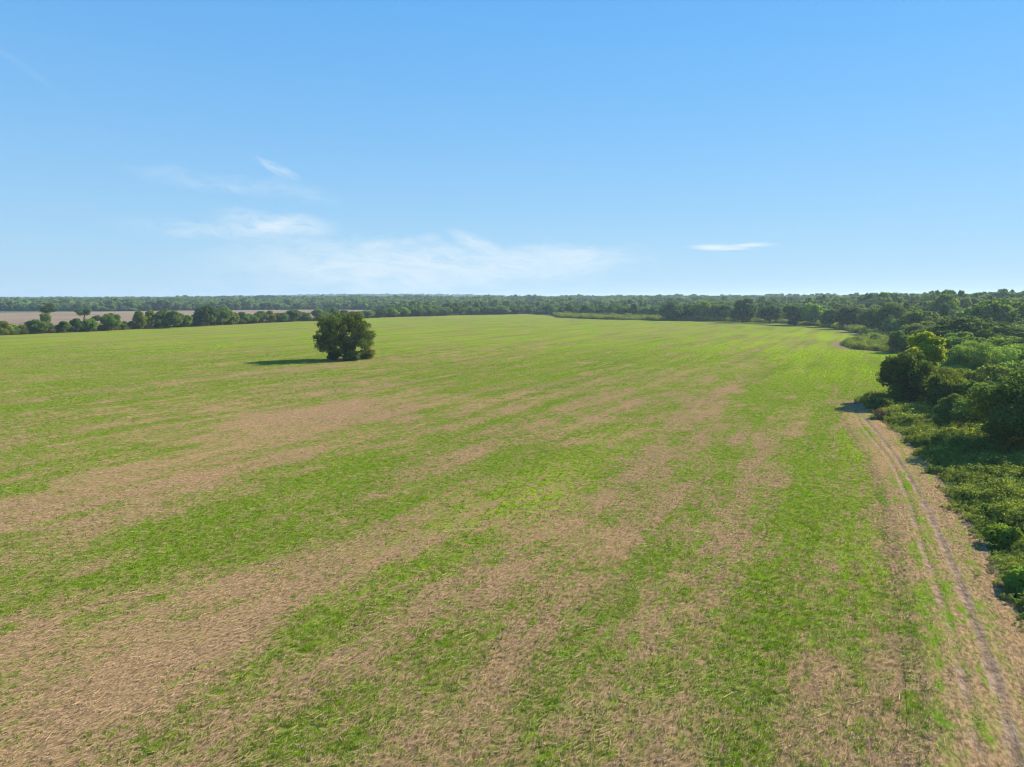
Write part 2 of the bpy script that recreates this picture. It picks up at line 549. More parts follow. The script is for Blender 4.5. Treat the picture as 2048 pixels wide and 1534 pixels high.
def paint(x, y):
    """cover bias, yellow-green share"""
    u = x * ROW_U[0] + y * ROW_U[1]
    v = x * ROW_V[0] + y * ROW_V[1]
    r = np.hypot(x, y)
    b = -0.05 + 0.33 * smooth(35, 230, r)
    yel = 0.18 + 0.42 * smooth(80, 260, r)
    blobs = [
        (260, 1200, 34, 16, -0.14), (150, 860, 60, 30, 0.16), (1150, 1420, 12, 9, -0.25), (1600, 1380, 10, 4, -0.15), (1300, 1200, 14, 5, -0.12), (480, 1330, 20, 6, -0.20), (1500, 800, 90, 22, 0.12), (1450, 1150, 26, 7, 0.10),
        # px, py, half length along the rows (m), half width (m), change of cover
        (150, 1420, 16, 7, -0.36), (60, 1250, 14, 6, -0.28), (330, 1500, 9, 4, -0.25),
        (120, 985, 22, 5, -0.40), (300, 985, 14, 4, -0.30), (30, 880, 22, 5, -0.15),
        (640, 822, 13, 9, -0.95), (530, 855, 10, 7, -0.60), (720, 815, 12, 7, -0.65),
        (560, 742, 30, 9, -0.50), (900, 712, 60, 16, -0.35), (450, 790, 24, 6, -0.15),
        (900, 925, 13, 2.6, -0.60), (1200, 800, 30, 4.0, -0.42), (820, 1075, 9, 2.4, -0.45),
        (620, 1150, 10, 2.5, -0.40), (1250, 1260, 6, 3.5, -0.30), (1060, 1060, 6, 2.5, -0.30),
        (1420, 1000, 18, 5, -0.22), (1560, 880, 22, 5, -0.25), (980, 835, 14, 4, -0.25),
        (1600, 735, 60, 9, -0.25), (1400, 740, 80, 8, -0.22), (1560, 690, 70, 10, -0.15),
        (1330, 660, 90, 14, -0.25), (720, 655, 90, 20, -0.12), (320, 716, 26, 6, -0.45), (960, 634, 120, 14, -0.20),
        (100, 700, 60, 16, -0.10),
        (720, 970, 16, 5.5, 0.45), (560, 1060, 13, 3.2, 0.40), (1050, 970, 22, 3.4, 0.42), (950, 870, 26, 4.0, 0.35),
        (1640, 1050, 22, 2.2, 0.35), (1665, 900, 30, 4, 0.30), (1720, 1090, 9, 1.2, 0.40), (950, 1440, 6, 2.2, 0.35),
        (400, 1420, 6, 1.1, 0.35), (300, 1490, 5, 0.9, 0.4), (700, 1230, 8, 1.6, 0.3), (250, 1130, 10, 2.0, 0.35), (1250, 1150, 10, 1.8, 0.2),
        (60, 800, 30, 8, 0.25), (300, 790, 30, 6, 0.25), (60, 1130, 8, 3, 0.25),
        (1730, 740, 30, 16, 0.45), (1700, 715, 30, 20, 0.40), (1640, 760, 40, 10, 0.3), (1250, 700, 90, 16, 0.12),
    ]
    for px, py, lu, lv, amp in blobs:
        c = at(px, py)
        cu = c[0] * ROW_U[0] + c[1] * ROW_U[1]
        cv = c[0] * ROW_V[0] + c[1] * ROW_V[1]
        b = b + (0.75 if amp > 0 else 0.55) * amp * np.exp(-((u - cu) / lu) ** 2 - ((v - cv) / lv) ** 2)
    for px, py, lu, lv, amp in [(1720, 735, 34, 22, 0.9), (1690, 700, 40, 24, 0.8), (1600, 680, 70, 20, 0.5), (1725, 1100, 10, 1.3, 1.0), (1690, 870, 16, 3, 0.8), (1050, 970, 20, 3, 0.5), (1100, 1000, 6, 3, 0.5)]:
        c = at(px, py)
        cu = c[0] * ROW_U[0] + c[1] * ROW_U[1]
        cv = c[0] * ROW_V[0] + c[1] * ROW_V[1]
        yel = yel + amp * np.exp(-((u - cu) / lu) ** 2 - ((v - cv) / lv) ** 2)
    return b, np.clip(yel, 0, 1)


ins = in_poly(field_poly, FX, FY)
# keep every cell with a corner inside; pull outside corners onto the outline's neighbourhood
cell = ins[:-1, :-1] | ins[1:, :-1] | ins[:-1, 1:] | ins[1:, 1:]
faces = grid_faces(len(fx), len(fy))[cell.ravel()]
used = np.unique(faces)
remap = -np.ones(FX.size, int)
remap[used] = np.arange(len(used))
fxx, fyy = FX.ravel()[used].copy(), FY.ravel()[used].copy()
outv = ~ins.ravel()[used]
ring = np.vstack([field_poly, field_poly[:1]])
ox, oy = fxx[outv], fyy[outv]
bestd = np.full(ox.shape, 1e9)
bx, by = ox.copy(), oy.copy()
for (x1, y1), (x2, y2) in zip(ring[:-1], ring[1:]):
    dx, dy = x2 - x1, y2 - y1
    tt = np.clip(((ox - x1) * dx + (oy - y1) * dy) / (dx * dx + dy * dy), 0, 1)
    qx, qy = x1 + tt * dx, y1 + tt * dy
    d = np.hypot(ox - qx, oy - qy)
    k = d < bestd
    bestd[k], bx[k], by[k] = d[k], qx[k], qy[k]
fxx[outv], fyy[outv] = bx, by
fz = 0.02 * np.sin(fxx * 0.31) * np.cos(fyy * 0.23)
fmesh = fast_mesh("field", np.stack([fxx, fyy, fz], 1), remap[faces])
bias, yel = paint(fxx, fyy)
d_weed = dist_polyline(weed_edge, fxx, fyy)
dirt = 0.85 * (1 - smooth(0.6, 3.0, d_weed)) * (fyy < 110)
bias = bias - 0.40 * (1 - smooth(2.5, 4.8, d_weed)) * (fyy < 120)
tong = dist_polyline(far_edge[8:16], fxx, fyy)
dirt = np.maximum(dirt, 0.7 * (1 - smooth(0.5, 5.0, tong)))
set_attr(fmesh, "bias", bias)
set_attr(fmesh, "yel", yel)
set_attr(fmesh, "dirt", dirt)
fmesh.polygons.foreach_set("use_smooth", np.ones(len(fmesh.polygons), bool))
field = link("field", fmesh, M_FIELD, kind="structure", label="wide stubble field greening over with new grass in long stripes")

# the wheel track: a strip with two real ruts
L1, L2 = smooth_line(rut_left, 260), smooth_line(rut_right, 260)
mid = (L1 + L2) / 2
tang = np.gradient(mid, axis=0)
tang /= np.hypot(*tang.T)[:, None]
nrm = np.stack([tang[:, 1], -tang[:, 0]], 1)
half = np.abs(((L2 - L1) * nrm).sum(1)) / 2
sgn = np.sign(((L2 - L1) * nrm).sum(1).mean())
nrm = nrm * sgn
offs = np.concatenate([np.linspace(-2.6, 2.6, 53)])
V, DT, BI, YE = [], [], [], []
wob = np.cumsum(rng.normal(0, 0.03, 260))
wob -= np.linspace(0, wob[-1], 260)
for i in range(260):
    hw = max(half[i], 0.35)
    fade = smooth(0, 12, i) * 1.0
    for o in offs:
        p = mid[i] + nrm[i] * o
        e = 1 - smooth(1.6, 2.5, abs(o))
        dl = min(abs(o - hw), abs(o + hw))
        wv = 0.65 + 0.35 * math.sin(i * 0.37 + (1.3 if o > 0 else 0)) * math.sin(i * 0.11 + 2)
        rut = wv * np.exp(-(dl / 0.09) ** 2)
        berm = np.exp(-((dl - 0.36) / 0.13) ** 2)
        z = 0.012 + 0.10 * e - fade * e * (0.065 * rut - 0.02 * berm)
        V.append((p[0], p[1], z))
        DT.append(fade * (wv * 0.75 * np.exp(-((o + hw + 0.12) / 0.24) ** 2) + wv * 0.80 * np.exp(-((o - hw) / 0.28) ** 2) + 0.20 * smooth(-0.2, 0.8, o)) + 0.04 * e)
        gp = max(0.0, math.sin(i * 0.23 + 0.6) * math.sin(i * 0.071 + 1.0) - 0.22)
        BI.append(-0.26 + 0.75 * gp * math.exp(-((o + 0.15) / 0.35) ** 2) - 0.25 * smooth(0.3, 1.6, o) + 0.16 * smooth(-1.0, -1.9, o))
        YE.append(0.08)
tmesh = fast_mesh("dirt_track", V, grid_faces(len(offs), 260))
set_attr(tmesh, "bias", BI)
set_attr(tmesh, "yel", YE)
set_attr(tmesh, "dirt", DT)
tmesh.polygons.foreach_set("use_smooth", np.ones(len(tmesh.polygons), bool))
track = link("dirt_track", tmesh, M_FIELD, kind="structure", label="pair of tyre ruts worn into the field edge beside the tall weeds")

# the brown ploughed field behind the hedgerow
hl = smooth_line(hedge_line[:8], 60)
back = np.array([at(*p) for p in [(770, 620.2), (700, 620.0), (640, 619.6), (400, 621.0), (250, 622.5), (0, 625.5), (-400, 630), (-900, 640)]])
near = [(p[0] - 3.0, p[1] + 6.0) for p in hl if p[0] < at(745, 636)[0]]
nb = np.array(near)
fb = smooth_line(back[::-1], len(nb))
rowsn = 24
pv, pf = [], []
for j in range(rowsn + 1):
    s = j / rowsn
    q = nb * (1 - s) + fb * s
    for k in range(len(nb)):
        pv.append((q[k, 0], q[k, 1], float(terrain(q[k, 0], q[k, 1])) + 0.05))
pm = fast_mesh("ploughed_field", pv, grid_faces(len(nb), rowsn + 1))
pm.polygons.foreach_set("use_smooth", np.ones(len(pm.polygons), bool))
link("ploughed_field", pm, M_PLOUGH, kind="structure", label="bare brown ploughed field behind the hedgerow on the left")
plough_poly = np.vstack([nb, fb[::-1]])

# ----------------------------------------------------------------- plant builders
def quads_from(centers, normals, size, aspect, rng, droop=0.0):
    """one pointed leaf face (rhombus) per centre"""
    n = len(centers)
    up = rng.normal(size=(n, 3))
    a = np.cross(normals, up)
    a /= np.linalg.norm(a, axis=1)[:, None] + 1e-9
    b = np.cross(normals, a)
    s = size * rng.uniform(0.65, 1.35, n)[:, None]
    al = a * s
    bl = b * s * aspect
    bend = normals * s * 0.18
    v = np.stack([centers - al - bend, centers - bl * 0.9, centers + al - bend, centers + bl], 1)
    return v.reshape(-1, 3)


def crown_mesh(name, seed, W, D, H, z0, nlobe, lobe_r, nleaf, leaf, power=2.0, top_flat=0.0, lean=0.0, hollow=0.70, extra=None, aspect=0.62, fuzz=0.12, inner=0.35):
    """foliage: many pointed leaf faces spread over overlapping clumps inside an uneven envelope"""
    r = np.random.default_rng(seed)
    lobes = []
    tries = 0
    while len(lobes) < nlobe and tries < 20000:
        tries += 1
        p = r.uniform(-1, 1, 3)
        d = (abs(p[0]) ** power + abs(p[1]) ** power + abs(p[2]) ** power) ** (1 / power)
        if d > 1 or d < inner:
            continue
        rad = lobe_r * r.uniform(0.65, 1.30)
        k = 1 - rad / (max(W, H) * 0.5) * 0.55
        c = np.array((p[0] * W / 2 * k, p[1] * D / 2 * k, z0 + H / 2 + p[2] * H / 2 * k))
        c[0] += lean * (c[2] - z0)
        if any(np.linalg.norm(c - l[0]) < 0.42 * (rad + l[1]) for l in lobes):
            continue
        lobes.append((c, rad, r.uniform(0, 1)))
    if extra:
        for (c, rad) in extra:
            lobes.append((np.array(c, float), rad, r.uniform(0, 1)))
    C = np.array([l[0] for l in lobes])
    RR = np.array([l[1] for l in lobes])
    LV = np.array([l[2] for l in lobes])
    wgt = RR ** 2
    cnt = r.choice(len(lobes), size=int(nleaf * 1.9), p=wgt / wgt.sum())
    dirs = r.normal(size=(len(cnt), 3))
    dirs[:, 2] += 0.25
    dirs /= np.linalg.norm(dirs, axis=1)[:, None]
    # lumpy clump surface
    ph = r.uniform(0, 6.28, (len(lobes), 3))
    lump = 1 + 0.16 * np.sin(dirs[:, 0] * 5 + ph[cnt, 0]) * np.sin(dirs[:, 1] * 5 + ph[cnt, 1]) + fuzz * r.normal(size=len(cnt))
    rad = RR[cnt] * lump * r.uniform(0.72, 1.02, len(cnt))
    squash = np.array((1.0, 1.0, 0.82))
    P = C[cnt] + dirs * rad[:, None] * squash
    keep = np.ones(len(P), bool)
    for i in range(len(lobes)):
        d = np.linalg.norm((P - C[i]) / squash, axis=1)
        keep &= ~((d < hollow * RR[i]) & (cnt != i))
    keep &= P[:, 2] > 0.03
    P, dirs, cnt = P[keep][:nleaf], dirs[keep][:nleaf], cnt[keep][:nleaf]
    N = dirs * 0.8 + r.normal(size=P.shape) * 0.55 + np.array((0, 0, 0.25))
    N /= np.linalg.norm(N, axis=1)[:, None]
    V = quads_from(P, N, leaf, aspect, r)
    F = np.arange(len(V)).reshape(-1, 4)
    m = fast_mesh(name, V, F)
    set_attr(m, "v", np.clip(0.55 * r.uniform(0, 1, len(F)) + 0.45 * LV[cnt], 0, 1), 'FACE')
    return m, C, RR


def tube(path, radii, seg=7):
    path = np.asarray(path, float)
    vs, fs = [], []
    for i, p in enumerate(path):
        d = path[min(i + 1, len(path) - 1)] - path[max(i - 1, 0)]
        d /= np.linalg.norm(d) + 1e-9
        a = np.cross(d, (0.3, 0.9, 0.1))
        a /= np.linalg.norm(a) + 1e-9
        b = np.cross(d, a)
        for k in range(seg):
            t = 2 * math.pi * k / seg
            vs.append(p + radii[i] * (a * math.cos(t) + b * math.sin(t)))
    for i in range(len(path) - 1):
        for k in range(seg):
            k2 = (k + 1) % seg
            fs.append((i * seg + k, i * seg + k2, (i + 1) * seg + k2, (i + 1) * seg + k))
    return np.array(vs), np.array(fs)


def join_tubes(name, tubes):
    V, F, o = [], [], 0
    for v, f in tubes:
        V.append(v)
        F.append(f + o)
        o += len(v)
    m = fast_mesh(name, np.vstack(V), np.vstack(F))
    m.polygons.foreach_set("use_smooth", np.ones(len(m.polygons), bool))
    return m


def trunk_mesh(name, seed, C, RR, base_r, fork, nlimb=8, stems=1):
    """tapered trunk(s) that fork into limbs reaching the foliage clumps"""
    r = np.random.default_rng(seed + 99)
    tubes = []
    for s in range(stems):
        ang = r.uniform(0, 6.28)
        off = 0.0 if stems == 1 else base_r * 1.6
        b = np.array((math.cos(ang) * off, math.sin(ang) * off, -0.25))
        f = np.array((b[0] + r.normal(0, 0.12 * fork) + (math.cos(ang) * fork * 0.3 if stems > 1 else 0), b[1] + r.normal(0, 0.12 * fork), fork))
        m = (b + f) / 2 + np.array((r.normal(0, 0.05 * fork), r.normal(0, 0.05 * fork), 0))
        br = base_r / math.sqrt(stems)
        tubes.append(tube([b, b + (0, 0, 0.35), m, f], [br * 1.45, br * 1.05, br * 0.9, br * 0.75], 9))
        idx = r.permutation(len(C))[: max(3, nlimb // stems)]
        for i in idx:
            e = C[i]
            k = f + (e - f) * 0.5 + np.array((r.normal(0, 0.2), r.normal(0, 0.2), 0.12 * np.linalg.norm(e - f)))
            tubes.append(tube([f - (0, 0, 0.15), k, e], [br * 0.5, br * 0.28, br * 0.07], 6))
    return join_tubes(name, tubes)


PROTO = {}


def proto(key, seed, W, D, H, z0, nlobe, lobe_r, nleaf, leaf, base_r, fork, stems=1, mat=None, **kw):
    c, C, RR = crown_mesh(key + "_crown", seed, W, D, H, z0, nlobe, lobe_r, nleaf, leaf, **kw)
    c.materials.append(mat or M_LEAF)
    t = trunk_mesh(key + "_trunk", seed, C, RR, base_r, fork, 9, stems)
    t.materials.append(M_BARK)
    vs = np.empty(len(c.vertices) * 3, np.float32)
    c.vertices.foreach_get("co", vs)
    vs = vs.reshape(-1, 3)
    ext = (np.percentile(vs[:, 0], 99.3) - np.percentile(vs[:, 0], 0.7), np.percentile(vs[:, 2], 99.7))
    PROTO[key] = dict(crown=c, trunk=t, W=ext[0], H=ext[1])


# name, seed, width, depth, height of foliage, its lower edge, clumps, clump radius, leaves, leaf size, trunk radius, fork height
proto("oak_a", 1, 11, 11, 7.6, 1.9, 26, 1.75, 9000, 0.30, 0.34, 2.4)
proto("oak_b", 2, 12, 10, 6.6, 1.6, 24, 1.8, 9000, 0.30, 0.34, 2.1)
proto("oak_c", 3, 10, 11, 8.2, 1.2, 26, 1.7, 9000, 0.30, 0.30, 2.2)
proto("round_a", 4, 8.5, 8.5, 7.6, 0.3, 26, 1.45, 8000, 0.27, 0.22, 1.4)
proto("round_b", 5, 8.0, 8.5, 6.4, 0.2, 22, 1.45, 8000, 0.27, 0.20, 1.3)
proto("tall_a", 6, 6.0, 6.0, 9.6, 1.0, 24, 1.35, 8000, 0.27, 0.22, 2.6)
proto("tall_b", 7, 6.8, 6.2, 9.0, 1.6, 20, 1.35, 7000, 0.27, 0.22, 2.8)
proto("scrub_a", 8, 7.5, 6.5, 4.2, 0.0, 22, 1.10, 13000, 0.15, 0.10, 0.7, 3)
proto("scrub_b", 9, 6.5, 7.0, 3.6, 0.0, 18, 1.05, 12000, 0.15, 0.10, 0.6, 3)
proto("scrub_c", 10, 6.5, 6.5, 5.0, 0.1, 20, 1.00, 13000, 0.15, 0.12, 0.8, 3)
proto("feather_a", 11, 7.5, 7.5, 5.6, 0.0, 40, 0.80, 14000, 0.15, 0.10, 0.8, 3, fuzz=0.22, aspect=0.32)
proto("feather_b", 12, 7.0, 7.0, 5.0, 0.0, 36, 0.80, 13000, 0.15, 0.10, 0.8, 3, fuzz=0.22, aspect=0.32)
proto("near_a", 15, 9.5, 9.0, 7.6, 0.2, 44, 1.25, 30000, 0.13, 0.22, 1.4, fuzz=0.18)
proto("bush_a", 13, 3.4, 3.2, 2.2, 0.0, 14, 0.62, 3200, 0.13, 0.05, 0.4, 3)
proto("bush_b", 14, 3.0, 3.4, 1.8, 0.0, 12, 0.60, 3000, 0.13, 0.05, 0.3, 3)

TINT = dict(dark=(0.74, 0.78, 0.78), deep=(0.58, 0.64, 0.66), mid=(0.95, 1.0, 0.95), bright=(1.25, 1.30, 0.90), pale=(1.35, 1.45, 1.45), olive=(1.15, 0.98, 0.80), yellow=(1.75, 1.55, 0.65), brown=(1.25, 0.88, 0.75))


def plant(name, key, x, y, width, height, label, cat, tint='mid', rot=None, group=None, z=None, depth=None, sink=0.0):
    """a tree or bush: an Empty at its foot with the parts trunk and crown"""
    p = PROTO[key]
    e = link(name, None, label=label, category=cat)
    if group:
        e["group"] = group
    e.location = (x, y, (float(terrain(x, y)) - 0.1 if z is None else z) - sink)
    s = width / p['W']
    e.scale = (s, (depth or width) / p['W'], height / p['H'])
    rz = rng.uniform(0, 6.28) if rot is None else rot
    e.rotation_euler = (0, 0, rz)
    e.empty_display_size = 0.3
    t = link("trunk", p['trunk'], parent=e)
    c = link("crown", p['crown'], parent=e)
    col = TINT[tint] if isinstance(tint, str) else tint
    c.color = (*col, 1)
    return e


def plant_px(name, key, px, base, top, wpx, label, cat, tint='mid', rot=None, group=None, depth_ratio=1.0):
    """a plant given by where the photograph shows its foot, its top and its width; all turned into metres"""
    x, y = at(px, base)
    for _ in range(6):
        z = float(terrain(x, y))
        x, y = at(px, base, z)
    m = y / FPX * 1.0
    h = (base - top) * m * 1.02
    wd = wpx * m
    return plant(name, key, x, y, wd, h, label, cat, tint, rot, group, z=z, depth=wd * depth_ratio)


# PLANTS
# the lone tree in the field: broad boxy crown almost down to the ground
lx, ly = at(690, 719)
LM = ly / FPX
c, C_, R_ = crown_mesh("lone_crown", 21, 13.4, 12.0, 9.9, 1.25, 120, 1.10, 26000, 0.20, power=5.0, hollow=0.60, fuzz=0.18, inner=0.40)
c.materials.append(M_LEAF)
t_ = trunk_mesh("lone_trunk", 21, C_, R_, 0.42, 2.0, 14)
t_.materials.append(M_BARK)
PROTO["lone"] = dict(crown=c, trunk=t_, W=12.6, H=10.9)
plant("broadleaf_tree", "lone", lx, ly, 12.9, 11.1, "broad dark tree standing alone in the middle of the green field", "tree", (0.62, 0.60, 0.58), rot=0.5, z=0.0)
for px, base, top, wpx, tint, key, lab in [
        (668, 720, 703, 26, 'deep', "bush_a", "low dark bush at the foot of the lone tree's trunk, on its left"),
        (703, 721, 703, 34, 'dark', "bush_b", "low green bush right in front of the lone tree's trunk"),
        (727, 718, 700, 30, 'dark', "bush_a", "low bush under the right side of the lone tree"),
        (738, 717, 697, 27, 'brown', "bush_a", "outermost low bush at the right foot of the lone tree")]:
    plant_px("bush", key, px, base, top, wpx, lab, "bush", tint)

# two trees at the corner of the woodland, one dark in front of one with a yellowing top
c, C_, R_ = crown_mesh("corner_crown", 31, 8.0, 7.0, 6.9, 0.4, 44, 1.05, 16000, 0.17, power=2.2, hollow=0.62, fuzz=0.16,
                       extra=[((-3.0, -1.0, 2.2), 1.1), ((-2.2, -1.5, 1.2), 1.2), ((1.0, 0, 6.4), 0.9)])
c.materials.append(M_LEAF)
t_ = trunk_mesh("corner_trunk", 31, C_, R_, 0.26, 1.6, 12)
t_.materials.append(M_BARK)
PROTO["corner"] = dict(crown=c, trunk=t_, W=8.0, H=7.6)
plant_px("broadleaf_tree", "corner", 1817, 808, 697, 112, "dark green tree at the track's end, in front of the yellow-topped one", "tree", (0.70, 0.72, 0.60), rot=0.2)
c, C_, R_ = crown_mesh("yellow_crown", 32, 4.4, 4.4, 6.6, 3.6, 34, 0.72, 11000, 0.17, power=2.0, hollow=0.6, fuzz=0.20)
c.materials.append(M_LEAF)
t_ = trunk_mesh("yellow_trunk", 32, C_, R_, 0.20, 3.6, 12)
t_.materials.append(M_BARK)
PROTO["yellow"] = dict(crown=c, trunk=t_, W=4.5, H=10.3)
plant_px("broadleaf_tree", "yellow", 1846, 794, 657, 64, "tall yellow-green topped tree rising above the corner of the woodland", "tree", (1.6, 1.38, 0.6), rot=1.0)

# bushes and trees around that corner and along the right edge, nearest first
heroes = [
    # name, shape, px, foot, top, width, tint, label
    ("broadleaf_tree", "near_a", 2058, 905, 742, 215, 'dark', "big dark tree cut by the right edge above the tall weeds"),
    ("shrub", "scrub_c", 1945, 860, 795, 80, 'mid', "yellow-tipped shrub on the left flank of the big edge tree"),
    ("shrub", "scrub_a", 1950, 832, 764, 90, (0.7, 0.85, 0.62), "dark glossy shrub between the corner trees and the big edge tree"),
    ("shrub", "scrub_b", 1888, 828, 752, 70, 'olive', "loose grey-green shrub touching the corner tree on its right"),
    ("shrub", "scrub_c", 1905, 845, 790, 60, 'dark', "low dark shrub below the loose grey-green one"),
    ("shrub", "scrub_a", 1972, 800, 735, 110, 'olive', "wide olive shrub behind the dark glossy one"),
    ("shrub", "scrub_b", 2035, 790, 722, 90, 'mid', "green shrub at the right edge behind the big edge tree"),
    ("shrub", "feather_a", 1935, 770, 686, 100, 'pale', "pale feathery shrub right of the yellow-topped tree"),
    ("shrub", "feather_b", 1985, 768, 694, 95, 'pale', "second pale feathery shrub, right of the first"),
    ("shrub", "feather_a", 2035, 760, 690, 90, 'pale', "third pale feathery shrub, nearest the right edge"),
    ("shrub", "feather_b", 1915, 745, 700, 60, 'mid', "small feathery shrub by the patch of bare ground"),
    ("shrub", "scrub_c", 1897, 728, 676, 50, (0.85, 1.05, 1.05), "blue-green shrub just behind the yellow-topped tree"),
    ("shrub", "scrub_a", 1806, 705, 664, 52, 'dark', "dark bush at the far end of the weed tongue"),
    ("broadleaf_tree", "oak_a", 1938, 712, 636, 130, 'deep', "dark spreading oak behind the pale feathery shrubs"),
    ("broadleaf_tree", "oak_b", 2005, 718, 654, 125, 'deep', "low dark spreading oak above the pale shrubs near the right edge"),
    ("broadleaf_tree", "oak_c", 2060, 722, 662, 90, 'dark', "dark oak cut by the right edge above the pale shrubs"),
    ("broadleaf_tree", "scrub_c", 1850, 700, 655, 60, 'mid', "green scrub tree left of the dark spreading oak"),
    ("broadleaf_tree", "oak_a", 1995, 676, 601, 108, 'bright', "largest bright green crown in the woodland near the right edge"),
    ("broadleaf_tree", "round_a", 1886, 655, 591, 58, 'bright', "bright rounded crown standing above the woodland"),
    ("broadleaf_tree", "oak_c", 1783, 668, 608, 58, 'deep', "dark domed oak at the bend of the field edge"),
    ("broadleaf_tree", "oak_b", 1745, 664, 618, 50, 'dark', "dark tree just left of the domed oak"),
    ("broadleaf_tree", "oak_a", 1838, 676, 622, 70, 'mid', "mid-green tree just right of the domed oak"),
    ("broadleaf_tree", "tall_a", 1698, 658, 615, 46, 'dark', "dark tree leaning over the field's far right margin"),
    ("broadleaf_tree", "round_b", 1662, 654, 620, 44, 'dark', "dark tree at the edge left of the leaning one"),
    ("broadleaf_tree", "oak_b", 1620, 651, 608, 48, 'bright', "bright topped tree in the far right tree line"),
    ("broadleaf_tree", "round_b", 1590, 650, 612, 52, 'dark', "dark tree under the bright topped one in the far tree line"),
    ("broadleaf_tree", "oak_a", 1540, 647, 612, 48, 'deep', "low dark tree between the round dark tree and the bright topped one"),
    ("broadleaf_tree", "round_a", 1484, 645, 599, 54, 'deep', "round dark tree at the far field edge, the larger of two"),
    ("broadleaf_tree", "round_b", 1440, 642, 610, 40, 'mid', "green tree left of the larger round dark tree"),
    ("broadleaf_tree", "oak_b", 1405, 641, 604, 46, 'bright', "light green tree between the two round dark trees"),
    ("broadleaf_tree", "round_a", 1341, 641, 605, 44, 'deep', "round dark tree at the far field edge, the smaller of two"),
    ("broadleaf_tree", "oak_c", 1375, 640, 610, 40, 'dark', "dark tree just right of the smaller round dark tree"),
]
for name, key, px, base, top, wpx, tint, lab in heroes:
    plant_px(name, key, px, base, top, wpx, lab, "tree" if name.endswith("tree") else "shrub", tint)

# tan dead bush at the tip of the weeds
dc, DC, DR = crown_mesh("dead_crown", 41, 2.4, 2.2, 1.6, 0.1, 12, 0.5, 1800, 0.10, fuzz=0.3)
dc.materials.append(M_DRYLEAF)
dt = trunk_mesh("dead_trunk", 41, DC, DR, 0.05, 0.3, 9, 3)
dt.materials.append(M_BARK_PALE)
PROTO["dead"] = dict(crown=dc, trunk=dt, W=2.6, H=1.9)
plant_px("shrub", "dead", 1760, 838, 815, 26, "small tan dead bush at the tip of the tall weeds", "shrub")

# bushes standing out of the weeds along the track
for i, (px, base, top, wpx, tint, key, lab) in enumerate([
        (1972, 1036, 1008, 46, 'bright', "bush_a", "farthest of the three leafy bushes bulging over the track's edge"),
        (1998, 1088, 1050, 56, 'bright', "bush_b", "middle one of the three leafy bushes bulging over the track's edge"),
        (2046, 1178, 1128, 76, 'bright', "bush_a", "nearest of the three leafy bushes bulging over the track's edge"),
        (1760, 822, 796, 40, 'dark', "bush_b", "low bush at the foot of the corner tree where the track ends"),
        (1752, 690, 668, 24, 'mid', "bush_a", "small bush on the back of the weed tongue")]):
    plant_px("bush", key, px, base, top, wpx, lab, "bush", tint)

# ----------------------------------------------------------------- hedgerow on the left
ORD = "first second third fourth fifth sixth seventh eighth ninth tenth eleventh twelfth thirteenth fourteenth fifteenth sixteenth seventeenth eighteenth nineteenth twentieth".split()
TENS = {2: "twenty", 3: "thirty", 4: "forty"}


def nth(n):
    if n <= 20:
        return ORD[n - 1]
    if n % 10 == 0:
        return {30: "thirtieth", 40: "fortieth", 50: "fiftieth"}[n]
    return TENS[n // 10] + "-" + ORD[n % 10 - 1]


hedge = [
    # px, foot, top, width, tint, shape
    (8, 671, 643, 32, 'olive', 'round_a'), (28, 670, 651, 22, 'mid', 'scrub_a'), (49, 669, 650, 26, 'mid', 'round_b'),
    (74, 668, 640, 36, 'mid', 'oak_c'), (95, 667, 646, 26, 'dark', 'round_b'), (110, 666, 652, 22, 'olive', 'scrub_b'),
    (127, 666, 643, 26, 'mid', 'tall_b'), (152, 665, 638, 30, 'dark', 'round_a'), (166, 664, 650, 22, 'mid', 'scrub_a'), (180, 664, 638, 28, 'bright', 'round_b'),
    (203, 662, 650, 26, 'olive', 'scrub_b'), (223, 662, 628, 38, 'mid', 'oak_a'), (246, 660, 643, 22, 'mid', 'scrub_c'), (266, 659, 643, 26, 'olive', 'scrub_a'),
    (281, 659, 623, 24, 'olive', 'tall_b'), (301, 658, 622, 20, 'yellow', 'tall_b'), (318, 657, 632, 28, 'mid', 'round_b'), (337, 657, 621, 46, 'mid', 'oak_c'),
    (357, 655, 640, 24, 'olive', 'scrub_b'), (373, 655, 631, 24, 'bright', 'tall_a'), (395, 653, 630, 30, 'mid', 'round_a'), (415, 653, 613, 46, 'deep', 'oak_a'),
    (443, 651, 616, 42, 'dark', 'oak_c'), (462, 650, 626, 30, 'olive', 'round_b'), (484, 649, 625, 30, 'mid', 'round_a'), (503, 648, 628, 26, 'mid', 'scrub_c'),
    (521, 647, 623, 32, 'mid', 'oak_b'), (541, 646, 622, 24, 'brown', 'tall_b'), (562, 645, 626, 28, 'mid', 'round_b'), (588, 644, 620, 32, 'mid', 'oak_a'),
    (612, 643, 625, 28, 'dark', 'round_a'), (640, 642, 619, 32, 'mid', 'oak_c'), (664, 641, 616, 36, 'mid', 'oak_b'), (688, 640, 621, 30, 'dark', 'round_a'),
    (712, 639, 623, 30, 'mid', 'round_b'), (735, 637, 621, 30, 'mid', 'oak_a'), (758, 636, 618, 30, 'dark', 'oak_c'), (782, 635, 617, 32, 'mid', 'round_a'),
    (808, 634, 615, 34, 'bright', 'oak_b'), (834, 633.5, 616, 32, 'mid', 'round_b'), (860, 633, 616, 32, 'dark', 'oak_a'), (886, 632, 615, 34, 'mid', 'oak_c'),
    (914, 631, 614, 34, 'dark', 'round_a'), (942, 630.5, 614, 34, 'mid', 'oak_b'), (972, 630, 613, 36, 'dark', 'oak_a'), (1002, 629.5, 612, 36, 'mid', 'oak_c'), (1034, 629, 611, 38, 'dark', 'oak_b'),
]
KIND = dict(oak="broad tree", round="rounded tree", tall="upright tree", scrub="low scrubby bush")
